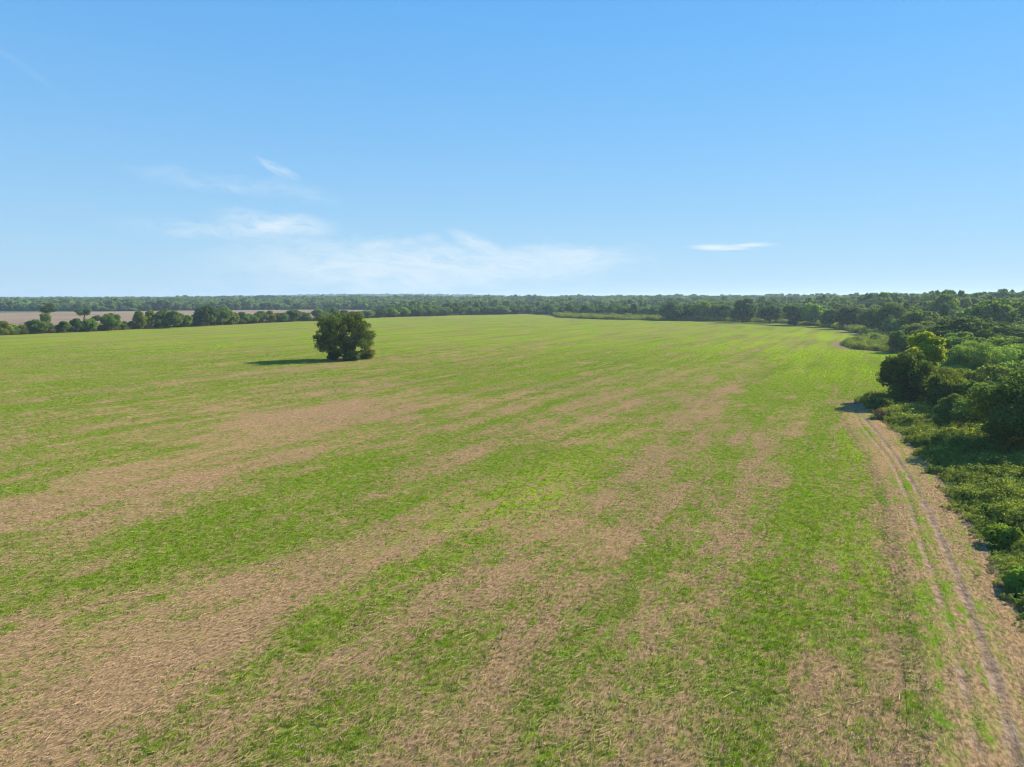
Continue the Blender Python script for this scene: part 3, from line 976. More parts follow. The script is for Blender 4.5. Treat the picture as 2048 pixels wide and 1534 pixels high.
TWORD = dict(olive="olive green", mid="mid-green", dark="dark green", deep="very dark green", bright="light green", yellow="yellow-green", brown="brownish")
for i, (px, base, top, wpx, tint, key) in enumerate(hedge):
    kind = KIND[key.split('_')[0]]
    nm = "hedge_bush" if kind.endswith("bush") else "hedge_tree"
    plant_px(nm, key, px, base - 0.8, top, wpx * 0.98, f"{TWORD[tint]} {kind}, {nth(i + 1)} from the left along the hedgerow", "bush" if nm.endswith("bush") else "tree", tint, group="trees and bushes of the hedgerow")

# bare leaning branch with a leafy end, and a dead snag, both in the hedgerow
def snag(name, px, base, path_px, rad, label, leafy=None):
    x, y = at(px, base)
    m = y / FPX
    e = link(name, None, label=label, category="dead tree" if leafy is None else "tree")
    e.location = (x, y, -0.1)
    pts = [((p[0] - px) * m, 0.3 * k, (base - p[1]) * m) for k, p in enumerate(path_px)]
    n = len(pts)
    tubes = [tube(pts, [rad * (1 - 0.75 * i / (n - 1)) for i in range(n)], 7)]
    r = np.random.default_rng(int(px))
    for j in range(7):
        k = r.integers(1, n)
        a = np.array(pts[k])
        b = a + r.normal(size=3) * (0.9, 0.6, 0.5) + (0, 0, 1.0)
        tubes.append(tube([a, (a + b) / 2 + r.normal(size=3) * 0.15, b], [rad * 0.35, rad * 0.25, rad * 0.08], 5))
    me = join_tubes(name + "_wood", tubes)
    link("trunk", me, M_BARK_PALE, parent=e)
    if leafy:
        cx, cz, wd, hg = leafy
        cm, _, _ = crown_mesh(name + "_crown", int(px) + 3, wd * m, wd * m, hg * m, (base - cz) * m, 10, 1.1, 1800, 0.26)
        co = link("crown", cm, M_LEAF, parent=e)
        co.location = ((cx - px) * m, 0.5, 0)
        co.color = (*TINT['olive'], 1)


snag("leaning_tree", 193, 658, [(193, 658), (196, 650), (203, 645), (207, 638)], 0.42, "bare crooked branch leaning out of the left hedgerow with a leafy tip", leafy=(193, 640, 16, 8))
snag("dead_tree", 545, 645, [(545, 645), (546, 632), (544, 624), (547, 616)], 0.30, "leafless dead trunk sticking up out of the hedgerow")

# trees standing in the ploughed field
for key, seed, W_, H_, z0_, nl, lean_ in [("gnarled_a", 61, 8.5, 6.0, 4.6, 12, 0.28), ("gnarled_b", 62, 8.5, 3.6, 2.6, 9, 0.10)]:
    proto(key, seed, W_, W_ * 0.8, H_, z0_, nl, 1.45, 5000, 0.24, 0.40, z0_ * 0.8, lean=lean_, fuzz=0.2)
plant_px("broadleaf_tree", "gnarled_a", 97, 645, 608, 34, "taller dark tree standing alone in the brown ploughed field", "tree", 'deep', rot=0.1)
plant_px("broadleaf_tree", "gnarled_b", 168, 638, 616, 28, "smaller dark tree standing alone in the brown ploughed field", "tree", 'deep', rot=0.3)
plant_px("broadleaf_tree", "round_b", 92, 648, 627, 18, "small yellow-green tree below the taller dark tree in the brown field", "tree", 'yellow')

# small bushes before the far tree line
for i, (px, base, wpx) in enumerate([(1142, 635, 10), (1152, 634.5, 9), (1165, 635, 12), (1182, 635.5, 14), (1200, 636, 10), (1218, 636.5, 16), (1236, 637, 12), (1256, 637, 16), (1280, 638, 12)]):
    plant_px("bush", ("scrub_a", "scrub_b", "scrub_c")[i % 3], px, base, base - wpx * 0.62, wpx * 1.2, f"{nth(i + 1)} small bush from the left before the far tree line", "bush", ('mid', 'bright', 'dark')[i % 3], group="small bushes before the far tree line")

# ----------------------------------------------------------------- woodland
wood_front = np.array([at(*p) for p in [(2500, 1050), (2080, 900), (2000, 872), (1930, 838), (1865, 800), (1862, 770), (1900, 740), (1895, 722), (1868, 706), (1836, 694), (1800, 680), (1765, 666), (1700, 655), (1640, 650), (1560, 645), (1480, 641.5), (1350, 638.5), (1200, 634), (1100, 629.6), (1050, 627.2), (900, 630), (775, 634.5)]])


def forbidden(x, y):
    return in_poly(field_poly, x, y) | in_poly(plough_poly, x, y)


# everything behind the wood front, on the right side and far away
wood_poly = np.vstack([wood_front, back, [[-3000, 800], [-9000, 3000], [-9000, 9000], [9000, 9000], [9000, -50], [120, -50]]])


def jitter_grid(x0, x1, y0, y1, s, r):
    gx_, gy_ = np.meshgrid(np.arange(x0, x1, s), np.arange(y0, y1, s))
    gx_ = gx_ + (np.arange(gx_.shape[0]) % 2)[:, None] * s / 2
    return (gx_ + r.uniform(-0.42, 0.42, gx_.shape) * s).ravel(), (gy_ + r.uniform(-0.42, 0.42, gy_.shape) * s).ravel()


def in_view(x, y, margin=0.06):
    return (y > 5) & (np.abs(x) / np.maximum(y, 1) < 1024 / FPX + margin)


taken = []
for o in COL.objects:
    if o.type == 'EMPTY' and o.parent is None and "category" in o:
        taken.append((o.location.x, o.location.y, 2.2 * o.scale.x + 1.2))
taken = np.array(taken)

wr = np.random.default_rng(77)
NEAR_Y = 255.0
x, y = jitter_grid(50, 330, 55, NEAR_Y, 7.0, wr)
ok = in_poly(wood_poly, x, y) & ~forbidden(x, y) & in_view(x, y, 0.05) & (y > 92)
for tx, ty, tr in taken:
    ok &= np.hypot(x - tx, y - ty) > tr
# the bare opening behind the corner trees stays open
ocl = at(1884, 738)
ok &= np.hypot(x - ocl[0], y - ocl[1]) > 6.5
x, y = x[ok], y[ok]
order = np.argsort(np.hypot(x, y))
x, y = x[order][:235], y[order][:235]
REFS = [(2010, 830, "the big edge tree"), (1817, 752, "the dark corner tree"), (1846, 690, "the yellow-topped tree"), (1985, 725, "the pale feathery shrubs"), (1938, 665, "the dark spreading oak"),
        (2005, 680, "the low dark spreading oak"), (1995, 625, "the largest bright green crown"), (1886, 610, "the bright rounded crown"), (1783, 628, "the domed oak"), (1698, 632, "the leaning edge tree"),
        (1620, 622, "the bright topped tree"), (1484, 620, "the larger round dark tree")]
FWORD = dict(dark="dark green", mid="mid-green", bright="light green", olive="olive", pale="pale grey-green")
used_labels = set()


def to_pixel(x, y, z):
    cp, sp = math.cos(PITCH), math.sin(PITCH)
    dz = z - CAM_H
    f = y * cp - dz * sp
    u = y * sp + dz * cp
    return 1024 + FPX * x / f, 767 - FPX * u / f


def place_label(x, y, z, tint, kind):
    """describe a woodland tree by its look and by where it shows next to a tree one can find"""
    px, py = to_pixel(x, y, z)
    for d, rx, ry, ref in sorted((math.hypot(px - r[0], (py - r[1]) * 1.6), *r) for r in REFS):
        dx, dy = px - rx, (py - ry) * 1.6
        side = "left" if dx < 0 else "right"
        depth = "behind" if dy < 0 else "in front of"
        if abs(dx) > 2 * abs(dy):
            rel = f"to the {side} of"
        elif abs(dy) > 2 * abs(dx):
            rel = depth
        else:
            rel = f"{'behind' if dy < 0 else 'in front'} and {side} of"
        far = "just " if d < 45 else ("some way " if d < 110 else "well ")
        lab = f"{FWORD[tint]} woodland {kind} {far}{rel} {ref}"
        if lab not in used_labels:
            used_labels.add(lab)
            return lab
    return f"{FWORD[tint]} woodland {kind} crowded among its neighbours at the right"


for i in range(len(x)):
    d = math.hypot(x[i], y[i])
    if d < 150:
        key = wr.choice(["scrub_a", "scrub_b", "scrub_c", "feather_a", "feather_b", "round_b"])
        h = wr.uniform(3.2, 5.4)
        wd = wr.uniform(6.5, 9.5)
        tn = wr.choice(['mid', 'pale', 'olive', 'mid', 'dark'])
    else:
        key = wr.choice(["oak_a", "oak_b", "oak_c", "round_a", "round_b", "scrub_c", "tall_b"])
        h = wr.uniform(5.0, 8.0)
        wd = wr.uniform(8.0, 11.5)
        tn = wr.choice(['mid', 'dark', 'dark', 'mid', 'olive', 'bright'])
    kind = "shrub" if tn == 'pale' else "tree"
    lab = place_label(x[i], y[i], float(terrain(x[i], y[i])) + 0.7 * h, tn, kind)
    plant("shrub" if tn == 'pale' else "woodland_tree", key, x[i], y[i], wd, h, lab, kind, tn, group="trees of the near woodland")

# ---- the rest of the wood: one mass
LIB = bpy.data.collections.new("plant_library")        # not linked to the scene


def lib_collection(name, meshes):
    c = bpy.data.collections.new(name)
    for i, m in enumerate(meshes):
        o = bpy.data.objects.new(f"{name}_{i}", m)
        c.objects.link(o)
    return c


def wood_proto(i, W, H, nlobe, lr, nleaf, leaf, mat, power=2.0):
    m, C, RR = crown_mesh(f"wood_crown_{i}", 200 + i, W, W, H * 0.86, H * 0.10, nlobe, lr, nleaf, leaf, hollow=0.75, power=power)
    t = trunk_mesh(f"wood_trunk_{i}", 200 + i, C, RR, 0.25, H * 0.22, 4)
    cv = np.empty(len(m.vertices) * 3, np.float32); m.vertices.foreach_get("co", cv)
    tv = np.empty(len(t.vertices) * 3, np.float32); t.vertices.foreach_get("co", tv)
    cf = np.arange(len(m.vertices)).reshape(-1, 4)
    tf = np.array([list(p.vertices) for p in t.polygons]) + len(m.vertices)
    vv = np.empty(len(m.polygons), np.float32); m.attributes["v"].data.foreach_get("value", vv)
    out = fast_mesh(f"wood_tree_{i}", np.vstack([cv.reshape(-1, 3), tv.reshape(-1, 3)]), np.vstack([cf, tf]))
    set_attr(out, "v", np.concatenate([vv, np.zeros(len(tf))]), 'FACE')
    out.materials.append(mat)
    out.materials.append(M_BARK)
    out.polygons.foreach_set("material_index", np.concatenate([np.zeros(len(cf), np.int32), np.ones(len(tf), np.int32)]))
    return out


near_wood = lib_collection("near_wood", [wood_proto(i, W, H, n, lr, 2600, 0.48, M_WOOD) for i, (W, H, n, lr) in enumerate([(10, 9, 18, 1.9), (9, 10, 18, 1.8), (11, 8, 18, 1.9), (8, 8, 14, 1.8), (9.5, 7, 16, 1.8), (8, 10.5, 16, 1.7)])])
far_wood = lib_collection("far_wood", [wood_proto(i + 10, W, H, n, lr, 700, 1.05, M_WOOD) for i, (W, H, n, lr) in enumerate([(11, 10, 12, 2.3), (10, 11, 12, 2.2), (12, 9, 12, 2.3), (9, 12, 11, 2.2)])])


def gn_group(name):
    g = bpy.data.node_groups.new(name, 'GeometryNodeTree')
    g.interface.new_socket("Geometry", in_out='INPUT', socket_type='NodeSocketGeometry')
    g.interface.new_socket("Geometry", in_out='OUTPUT', socket_type='NodeSocketGeometry')
    t = NT(g)
    gi, go = t.new("NodeGroupInput"), t.new("NodeGroupOutput")
    return g, t, gi.outputs[0], go.inputs[0]


def add_mod(o, g):
    md = o.modifiers.new("plants", 'NODES')
    md.node_group = g


def coll_info(t, coll):
    n = t.new("GeometryNodeCollectionInfo", transform_space='ORIGINAL')
    n.inputs["Collection"].default_value = coll
    n.inputs["Separate Children"].default_value = True
    n.inputs["Reset Children"].default_value = True
    return n.outputs[0]


def point_plants(name, pts, sx, sz, rot, idx, coll, **props):
    m = bpy.data.meshes.new(name)
    m.vertices.add(len(pts))
    m.vertices.foreach_set("co", np.asarray(pts, np.float32).ravel())
    set_attr(m, "sx", sx)
    set_attr(m, "sz", sz)
    set_attr(m, "rz", rot)
    set_attr(m, "ix", idx)
    o = link(name, m, None, **props)
    g, t, gi, go = gn_group(name)
    n = t.new("GeometryNodeInstanceOnPoints")
    t.put(n.inputs["Points"], gi)
    t.put(n.inputs["Instance"], coll_info(t, coll))
    n.inputs["Pick Instance"].default_value = True
    t.put(n.inputs["Instance Index"], attr(t, "ix"))
    t.put(n.inputs["Rotation"], t.comb(0.0, 0.0, attr(t, "rz")))
    t.put(n.inputs["Scale"], t.comb(attr(t, "sx"), attr(t, "sx"), attr(t, "sz")))
    t.put(go, n.outputs[0])
    add_mod(o, g)
    return o


def wood_points(x0, x1, y0, y1, step, r, extra=None):
    x, y = jitter_grid(x0, x1, y0, y1, step, r)
    ok = in_poly(wood_poly, x, y) & ~forbidden(x, y) & in_view(x, y, 0.07)
    if extra is not None:
        ok &= extra(x, y)
    return x[ok], y[ok]


def swell(x, y, lo, hi, size, seed):
    r = np.random.default_rng(seed)
    v = np.zeros(np.shape(x))
    for k in range(9):
        a, ph, f = r.uniform(0, 6.28), r.uniform(0, 6.28), r.uniform(0.5, 2.2) / size
        v = v + np.sin((x * math.cos(a) + y * math.sin(a)) * f + ph)
    return lo + (hi - lo) * np.clip(0.5 + v / 6.0, 0, 1)


def clear_of_taken(x, y):
    ok = np.ones(x.shape, bool)
    for tx, ty, tr in taken:
        ok &= np.hypot(x - tx, y - ty) > tr
    return ok


lastd = math.hypot(x[-1], y[-1])
ax, ay = wood_points(-500, 700, 60, 900, 7.4, wr, lambda a, b: (np.hypot(a, b) > lastd) & clear_of_taken(a, b))
n = len(ax)
point_plants("woodland", np.stack([ax, ay, terrain(ax, ay) - 0.2], 1), wr.uniform(0.6, 1.3, n), wr.uniform(0.55, 1.0, n) * swell(ax, ay, 0.75, 1.35, 14, 4), wr.uniform(0, 6.28, n), wr.integers(0, 6, n), near_wood,
             kind="stuff", label="dense green woodland behind the far edge of the field")
bx_, by_ = wood_points(-3800, 3800, 900, 2100, 10.0, wr)
cx_, cy_ = wood_points(-4200, 4200, 2100, 4700, 17.0, wr)
fxp, fyp = np.concatenate([bx_, cx_]), np.concatenate([by_, cy_])
n = len(fxp)
far_s = np.where(fyp > 2100, 1.65, 1.0)
point_plants("distant_forest", np.stack([fxp, fyp, terrain(fxp, fyp) - 0.2], 1), wr.uniform(0.85, 1.3, n) * far_s, wr.uniform(0.65, 1.1, n) * swell(fxp, fyp, 0.75, 1.3, 30, 6) * (1 + 0.15 * (far_s - 1)), wr.uniform(0, 6.28, n), wr.integers(0, 4, n), far_wood,
             kind="stuff", label="hazy blue-green forest reaching to the horizon")
print("woodland", len(ax), "forest", n)

# ----------------------------------------------------------------- ground cover
def blades(seed, n, spread, h, wd, lean):
    r = np.random.default_rng(seed)
    V, F = [], []
    for i in range(n):
        a = r.uniform(0, 6.28)
        b = np.array((r.normal(0, spread), r.normal(0, spread), -0.01))
        d = np.array((math.cos(a), math.sin(a), 0))
        s = np.array((-d[1], d[0], 0)) * wd * r.uniform(0.7, 1.3)
        hh = h * r.uniform(0.5, 1.2)
        l = lean * r.uniform(0.3, 1.2)
        p1 = b + d * hh * l * 0.35 + np.array((0, 0, hh * 0.6))
        p2 = b + d * hh * l + np.array((0, 0, hh * (1 - 0.3 * l)))
        o = len(V)
        V += [b - s, b + s, p1 + s * 0.8, p1 - s * 0.8, p2 + s * 0.1, p2 - s * 0.1]
        F += [(o, o + 1, o + 2, o + 3), (o + 3, o + 2, o + 4, o + 5)]
    m = fast_mesh(f"tuft_{seed}", V, F)
    set_attr(m, "v", np.repeat(r.uniform(0, 1, n), 2), 'FACE')
    m.materials.append(M_GRASS)
    return m


def litter(seed, n, spread, lo, hi, wd, mat):
    """dry stalks lying about, mostly along x"""
    r = np.random.default_rng(seed)
    V, F = [], []
    for i in range(n):
        a = r.normal(0, 0.55)
        L = r.uniform(lo, hi)
        c = np.array((r.normal(0, spread), r.normal(0, spread), r.uniform(0.02, 0.06)))
        d = np.array((math.cos(a), math.sin(a), r.normal(0, 0.12)))
        s = np.array((-d[1], d[0], 0)) * wd * r.uniform(0.6, 1.4)
        u = np.array((0, 0, wd))
        o = len(V)
        p, q = c - d * L / 2, c + d * L / 2
        V += [p - s, p + u, p + s, q - s * 0.6, q + u * 0.7, q + s * 0.6]
        F += [(o, o + 1, o + 4, o + 3), (o + 1, o + 2, o + 5, o + 4)]
    m = fast_mesh(f"litter_{seed}", V, F)
    set_attr(m, "v", np.repeat(r.uniform(0, 1, n), 2), 'FACE')
    m.materials.append(mat)
    return m


def weed(seed, stems, h, nleaf, leaf, spread, mat):
    r = np.random.default_rng(seed)
    P, N = [], []
    tubes = []
    for s in range(stems):
        a = r.uniform(0, 6.28)
        b = np.array((math.cos(a), math.sin(a), 0)) * spread * r.uniform(0, 1)
        tip = b * 1.5 + np.array((r.normal(0, 0.12), r.normal(0, 0.12), h * r.uniform(0.65, 1.1)))
        tubes.append(tube([b, (b + tip) / 2 + r.normal(size=3) * 0.03, tip], [0.012, 0.009, 0.004], 4))
        k = nleaf // stems
        t = r.uniform(0.25, 1.0, k) ** 0.7
        q = b + (tip - b) * t[:, None] + r.normal(size=(k, 3)) * (0.10, 0.10, 0.05) * h
        P.append(q)
        nn = (q - (b + tip) / 2) * 0.8 + r.normal(size=(k, 3)) * 0.5 + (0, 0, 0.6)
        N.append(nn)
    P, N = np.vstack(P), np.vstack(N)
    P[:, 2] = np.maximum(P[:, 2], 0.05)
    N /= np.linalg.norm(N, axis=1)[:, None]
    V = quads_from(P, N, leaf, 0.42, r)
    F = np.arange(len(V)).reshape(-1, 4)
    o = len(V)
    vs, fs = [V], [F]
    for tv, tf in tubes:
        vs.append(tv); fs.append(tf + o); o += len(tv)
    m = fast_mesh(f"weed_{seed}", np.vstack(vs), np.vstack(fs))
    nf = sum(len(f) for f in fs)
    val = np.full(nf, 0.3)
    val[:len(F)] = np.clip(r.uniform(0, 1, len(F)), 0, 1)
    set_attr(m, "v", val, 'FACE')
    m.materials.append(mat)
    return m


M_WEED_DRY = make_leaf_material("tall_dry_grass", (0.085, 0.095, 0.028), (0.22, 0.21, 0.075), 0.12, 0.3, False, 0.5)
TUFTS = lib_collection("tufts", [blades(300, 12, 0.06, 0.16, 0.010, 0.7), blades(301, 16, 0.09, 0.13, 0.011, 0.9), blades(302, 9, 0.05, 0.20, 0.010, 0.6), blades(303, 14, 0.12, 0.12, 0.012, 0.8)])
STRAW = lib_collection("straw", [litter(310, 12, 0.22, 0.06, 0.22, 0.008, M_DRY), litter(311, 9, 0.25, 0.08, 0.30, 0.009, M_DRY), litter(312, 14, 0.2, 0.05, 0.18, 0.008, M_DRY)])
STALKS = lib_collection("stalks", [litter(320, 1, 0.0, 0.35, 0.6, 0.013, M_DRY), litter(321, 2, 0.12, 0.3, 0.55, 0.012, M_DRY), litter(322, 3, 0.15, 0.25, 0.5, 0.012, M_DRY)])
WEEDS = lib_collection("weeds", [weed(330, 5, 1.0, 90, 0.085, 0.22, M_WEED), weed(331, 6, 0.8, 100, 0.085, 0.28, M_WEED), weed(332, 4, 1.2, 80, 0.09, 0.18, M_WEED), weed(333, 7, 0.65, 110, 0.08, 0.32, M_WEED)])
DRYW = lib_collection("dry_weeds", [weed(340, 6, 0.9, 60, 0.09, 0.3, M_WEED_DRY), weed(341, 5, 1.1, 50, 0.09, 0.25, M_WEED_DRY)])
DOTS = lib_collection("dots", [weed(350, 2, 0.7, 26, 0.08, 0.06, M_WEED), weed(351, 1, 0.9, 20, 0.09, 0.02, M_WEED)])


def scatter(name, verts, faces, dens, coll, use_cover, smin, smax, align=None, seed=1, attrs=None, zoff=0.0, **props):
    m = fast_mesh(name, verts, faces)
    set_attr(m, "dens", dens)
    for k, v in (attrs or {}).items():
        set_attr(m, k, v)
    o = link(name, m, None, **props)
    g, t, gi, go = gn_group(name)
    d = attr(t, "dens")
    if use_cover:
        pos = t.new("GeometryNodeInputPosition").outputs[0]
        cv = cover(t, pos)[0]
        if use_cover == 'green':
            d = t.math('MULTIPLY', d, t.math('POWER', cv, 1.3))
        else:
            d = t.math('MULTIPLY', d, t.math('SUBTRACT', 1.0, t.math('MULTIPLY', cv, use_cover)))
    n = t.new("GeometryNodeDistributePointsOnFaces", distribute_method='RANDOM')
    t.put(n.inputs["Mesh"], gi)
    t.put(n.inputs["Density"], d)
    n.inputs["Seed"].default_value = seed
    i = t.new("GeometryNodeInstanceOnPoints")
    t.put(i.inputs["Points"], n.outputs["Points"])
    t.put(i.inputs["Instance"], coll_info(t, coll))
    i.inputs["Pick Instance"].default_value = True
    ri = t.new("FunctionNodeRandomValue", data_type='INT')
    ri.inputs["Min"].default_value = 0
    ri.inputs["Max"].default_value = len(coll.objects) - 1
    for s in ri.inputs:
        if s.type == 'INT' and s.name == 'Max':
            s.default_value = len(coll.objects) - 1
    t.put(i.inputs["Instance Index"], [s for s in ri.outputs if s.type == 'INT'][0])
    rr = t.new("FunctionNodeRandomValue", data_type='FLOAT')
    fl = [s for s in rr.inputs if s.type == 'VALUE']
    if align is None:
        fl[0].default_value, fl[1].default_value = 0.0, 6.283
    else:
        fl[0].default_value, fl[1].default_value = align[0], align[1]
    rr.inputs["Seed"].default_value = 3
    t.put(i.inputs["Rotation"], t.comb(0.0, 0.0, [s for s in rr.outputs if s.type == 'VALUE'][0]))
    rs = t.new("FunctionNodeRandomValue", data_type='FLOAT')
    fl = [s for s in rs.inputs if s.type == 'VALUE']
    fl[0].default_value, fl[1].default_value = smin, smax
    rs.inputs["Seed"].default_value = 5
    sc = [s for s in rs.outputs if s.type == 'VALUE'][0]
    if attrs and "tall" in attrs:
        sc = t.math('MULTIPLY', sc, attr(t, "tall"))
    t.put(i.inputs["Scale"], t.comb(sc, sc, sc))
    t.put(go, i.outputs[0])
    add_mod(o, g)
    return o


# near part of the field as the bed of the loose plants
NS = 1.0
nx_, ny_ = np.arange(-230, 150, NS), np.arange(12, 290, NS)
NX, NY = np.meshgrid(nx_, ny_)
okc = in_poly(field_poly, NX, NY) & (np.abs(NX) < NY * 0.80 + 4)
cell = okc[:-1, :-1] & okc[1:, :-1] & okc[:-1, 1:] & okc[1:, 1:]
nf = grid_faces(len(nx_), len(ny_))[cell.ravel()]
used = np.unique(nf)
rm = -np.ones(NX.size, int)
rm[used] = np.arange(len(used))
vx, vy = NX.ravel()[used], NY.ravel()[used]
nb_, _ = paint(vx, vy)
dw = dist_polyline(weed_edge, vx, vy)
nb_ = nb_ - 0.40 * (1 - smooth(2.5, 4.8, dw)) * (vy < 120)
dr = np.minimum(dist_polyline(L1, vx, vy), dist_polyline(L2, vx, vy))
dm_ = dist_polyline(mid, vx, vy)
nb_ = nb_ - 0.40 * (1 - smooth(0.9, 1.7, dm_))
on_track = 1 - smooth(0.4, 1.2, dr)
nv = np.stack([vx, vy, np.full(len(vx), 0.015) + 0.06 * (np.minimum(dr, 9) < 1.6)], 1)
nfc = rm[nf]
rr_ = np.hypot(vx, vy)
fall = (20.0 / np.maximum(rr_, 20)) ** 1.25 * (1 - smooth(120, 285, vy))
scatter("grass", nv, nfc, 70 * fall * (1 - 0.85 * on_track), TUFTS, 'green', 0.45, 0.95, None, 1, dict(bias=nb_, tall=1 + 0.6 * smooth(60, 220, vy)), kind="stuff", label="short fresh green grass growing through the stubble")
scatter("straw_litter", nv, nfc, 28 * fall * (1 - 0.7 * on_track), STRAW, 0.75, 0.6, 1.15, (math.pi / 2 - ROW_A - 0.5, math.pi / 2 - ROW_A + 0.5), 2, dict(bias=nb_), kind="stuff", label="loose tan straw lying between the grass")
scatter("stubble_stalks", nv, nfc, 1.3 * fall * (1 - 0.6 * on_track), STALKS, 0.3, 0.6, 1.25, (math.pi / 2 - ROW_A - 0.4, math.pi / 2 - ROW_A + 0.4), 3, dict(bias=nb_), kind="stuff", label="pale broken crop stalks lying along the rows")

# scattered upright weeds, dark specks over the field
dx_, dy_ = np.arange(-260, 200, 4.0), np.arange(30, 420, 4.0)
DX, DY = np.meshgrid(dx_, dy_)
okc = in_poly(field_poly, DX, DY) & (np.abs(DX) < DY * 0.8)
cell = okc[:-1, :-1] & okc[1:, :-1] & okc[:-1, 1:] & okc[1:, 1:]
df = grid_faces(len(dx_), len(dy_))[cell.ravel()]
scatter("upright_weeds", np.stack([DX.ravel(), DY.ravel(), np.zeros(DX.size)], 1), df, np.full(DX.size, 0.012), DOTS, None, 0.25, 0.8, None, 4, kind="stuff", label="single upright weed stalks dotted over the field")


def weed_bed(name, poly, step, dens, coll, smin, smax, seed, label, noise_amp=0.5, edge=None, z=None):
    poly = np.asarray(poly)
    x0, y0 = poly.min(0)
    x1, y1 = poly.max(0)
    ax_, ay_ = np.arange(x0 - step, x1 + step, step), np.arange(y0 - step, y1 + step, step)
    AX, AY = np.meshgrid(ax_, ay_)
    ok = in_poly(poly, AX, AY) & (np.abs(AX) < AY * 0.82 + 3)
    cell = ok[:-1, :-1] & ok[1:, :-1] & ok[:-1, 1:] & ok[1:, 1:]
    f = grid_faces(len(ax_), len(ay_))[cell.ravel()]
    used = np.unique(f)
    rm = -np.ones(AX.size, int)
    rm[used] = np.arange(len(used))
    vx, vy = AX.ravel()[used], AY.ravel()[used]
    r = np.random.default_rng(seed)
    # smooth random swell of plant height
    sw = np.zeros(len(vx))
    for k in range(10):
        a, ph, fr = r.uniform(0, 6.28), r.uniform(0, 6.28), r.uniform(0.25, 1.6)
        sw += np.sin((vx * math.cos(a) + vy * math.sin(a)) * fr + ph) / 3.2
    tall = np.clip(1 + noise_amp * sw, 0.45, 1.8)
    if edge is not None:
        tall *= 0.55 + 0.45 * smooth(0.2, 1.8, dist_polyline(edge, vx, vy))
    zz = terrain(vx, vy) - 0.1
    return scatter(name, np.stack([vx, vy, zz], 1), rm[f], np.full(len(vx), dens), coll, None, smin, smax, None, seed, dict(tall=tall), kind="stuff", label=label)


we = smooth_line(weed_edge, 160)
wt = np.gradient(we, axis=0)
wt /= np.hypot(*wt.T)[:, None]
wob2 = 0.75 + 0.65 * np.sin(np.arange(160) * 0.9) * np.sin(np.arange(160) * 0.37 + 1)
we = we + np.stack([wt[:, 1], -wt[:, 0]], 1) * wob2[:, None] 
near_weed_poly = np.vstack([we, [at(2330, 1750)], [at(2600, 1100)], wood_front[1:5], [at(1800, 795)], [at(1735, 795)]])
weed_bed("tall_weeds", near_weed_poly, 0.6, 7.0, WEEDS, 0.55, 1.05, 11, "tall leafy green weeds between the wheel track and the trees", 0.55, weed_edge)
tongue = np.array([at(*p) for p in [(1690, 661), (1735, 672), (1715, 678), (1682, 684), (1678, 690), (1700, 698), (1760, 703), (1815, 708), (1850, 712), (1868, 704), (1836, 692), (1800, 679), (1765, 665), (1720, 657)]])
weed_bed("weed_tongue", tongue, 1.5, 2.2, WEEDS, 1.0, 1.7, 12, "tongue of tall weeds reaching from the woodland into the field", 0.4, tongue[1:8])
strip = np.vstack([far_edge[1:9], wood_front[11:19]])
weed_bed("weed_strip", strip, 3.0, 0.8, WEEDS, 1.6, 2.8, 13, "strip of rank weeds along the foot of the far tree line", 0.3)
hs = smooth_line(hedge_line, 80)
hd = np.gradient(hs, axis=0)
hd /= np.hypot(*hd.T)[:, None]
hn = np.stack([-hd[:, 1], hd[:, 0]], 1)
foot = np.vstack([hs - hn * 2.2, (hs + hn * 4.5)[::-1]])
weed_bed("tall_grass", foot, 1.5, 1.3, DRYW, 1.2, 2.2, 14, "rough olive grass along the foot of the hedgerow", 0.4)

# ----------------------------------------------------------------- pale buildings far away on the left
M_WALL = make_plain("white_paint", (0.78, 0.78, 0.76), 0.06, 0.7)
M_ROOF = make_plain("pale_metal_roof", (0.62, 0.64, 0.66), 0.08, 0.45)
M_DOOR = make_plain("dark_door", (0.10, 0.10, 0.11), 0.1, 0.6)


def box_mesh(name, x0, x1, y0, y1, z0, z1):
    v = [(x, y, z) for z in (z0, z1) for y in (y0, y1) for x in (x0, x1)]
    f = [(0, 2, 3, 1), (4, 5, 7, 6), (0, 1, 5, 4), (1, 3, 7, 5), (3, 2, 6, 7), (2, 0, 4, 6)]
    return fast_mesh(name, v, f)


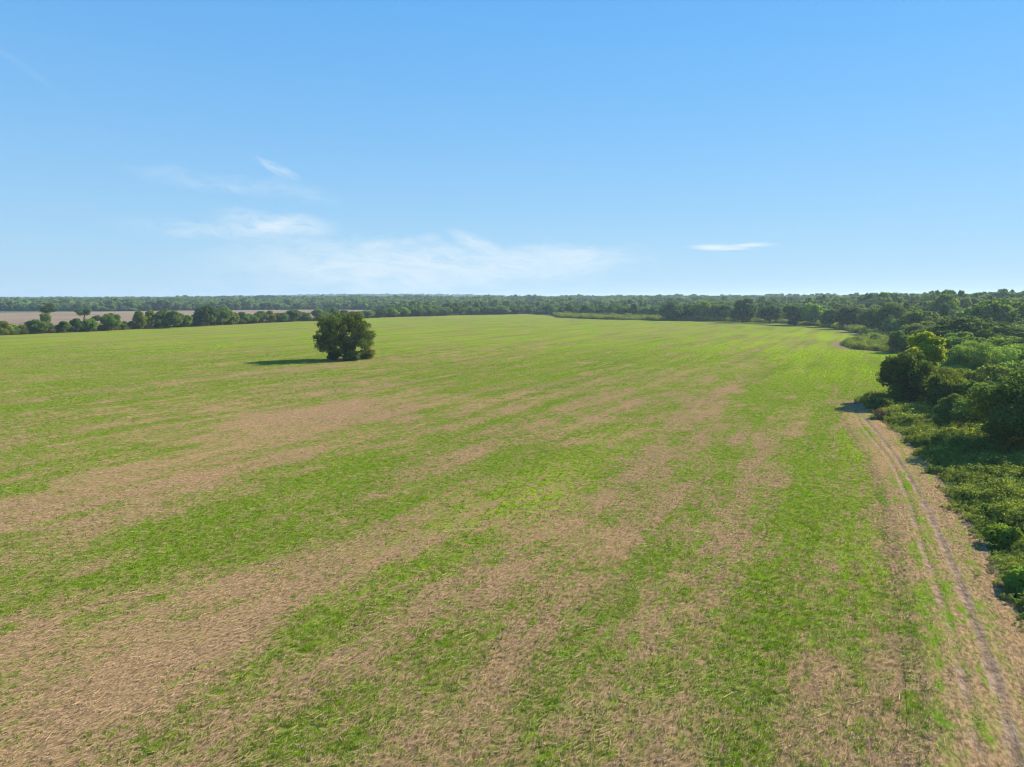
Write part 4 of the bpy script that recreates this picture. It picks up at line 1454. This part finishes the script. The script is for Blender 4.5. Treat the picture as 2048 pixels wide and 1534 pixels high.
def barn(px, top, ydist, wd, hgt, rot, label):
    xx = (px - 1024) / FPX * ydist
    ztop = CAM_H - (top - HORIZON) * ydist / FPX
    e = link("farm_building", None, label=label, category="building", group="pale buildings among the far trees")
    e.location = (xx, ydist, ztop - hgt * 1.35)
    e.rotation_euler = (0, 0, rot)
    dp = wd * 0.6
    wv = [(-wd / 2, -dp / 2, 0), (wd / 2, -dp / 2, 0), (wd / 2, dp / 2, 0), (-wd / 2, dp / 2, 0), (-wd / 2, -dp / 2, hgt), (wd / 2, -dp / 2, hgt), (wd / 2, dp / 2, hgt), (-wd / 2, dp / 2, hgt), (-wd / 2, 0, hgt * 1.3), (wd / 2, 0, hgt * 1.3)]
    me = bpy.data.meshes.new("barn_wall")
    me.from_pydata(wv, [], [(0, 1, 5, 4), (2, 3, 7, 6), (1, 2, 6, 9, 5), (3, 0, 4, 8, 7)])
    link("wall", me, M_WALL, parent=e)
    o = 0.4
    ro = bpy.data.meshes.new("barn_roof")
    ro.from_pydata([(-wd / 2 - o, -dp / 2 - o, hgt - 0.15), (wd / 2 + o, -dp / 2 - o, hgt - 0.15), (wd / 2 + o, 0, hgt * 1.35), (-wd / 2 - o, 0, hgt * 1.35), (-wd / 2 - o, dp / 2 + o, hgt - 0.15), (wd / 2 + o, dp / 2 + o, hgt - 0.15)], [], [(0, 1, 2, 3), (3, 2, 5, 4)])
    link("roof", ro, M_ROOF, parent=e)
    link("door", box_mesh("barn_door", -1.5, 1.5, -dp / 2 - 0.06, -dp / 2 - 0.01, 0, hgt * 0.7), M_DOOR, parent=e)


for i, (px, top, yd, wd, hg) in enumerate([(99, 600.5, 1500, 7, 5), (117, 600.5, 1500, 12, 5), (135, 599.0, 1500, 5, 8), (148, 600.5, 1500, 11, 5), (164, 600.5, 1500, 9, 5)]):
    barn(px, top, yd, wd, hg, 0.2 * i - 0.3, f"{nth(i + 1)} pale building from the left among the distant trees")

# ----------------------------------------------------------------- air
hz = box_mesh("haze", -9500, 9500, -950, 6000, -1.6, 58.0)
hm = bpy.data.materials.new("haze")
hm.use_nodes = True
hnodes = hm.node_tree.nodes
hnodes.remove(hnodes["Principled BSDF"])
pvn = hnodes.new("ShaderNodeVolumePrincipled")
pvn.inputs["Color"].default_value = (0.62, 0.82, 1.0, 1)
pvn.inputs["Density"].default_value = 0.00014
pvn.inputs["Anisotropy"].default_value = 0.2
hm.node_tree.links.new(pvn.outputs[0], hnodes["Material Output"].inputs["Volume"])
link("haze", hz, hm, kind="stuff", label="thin summer haze over the land")
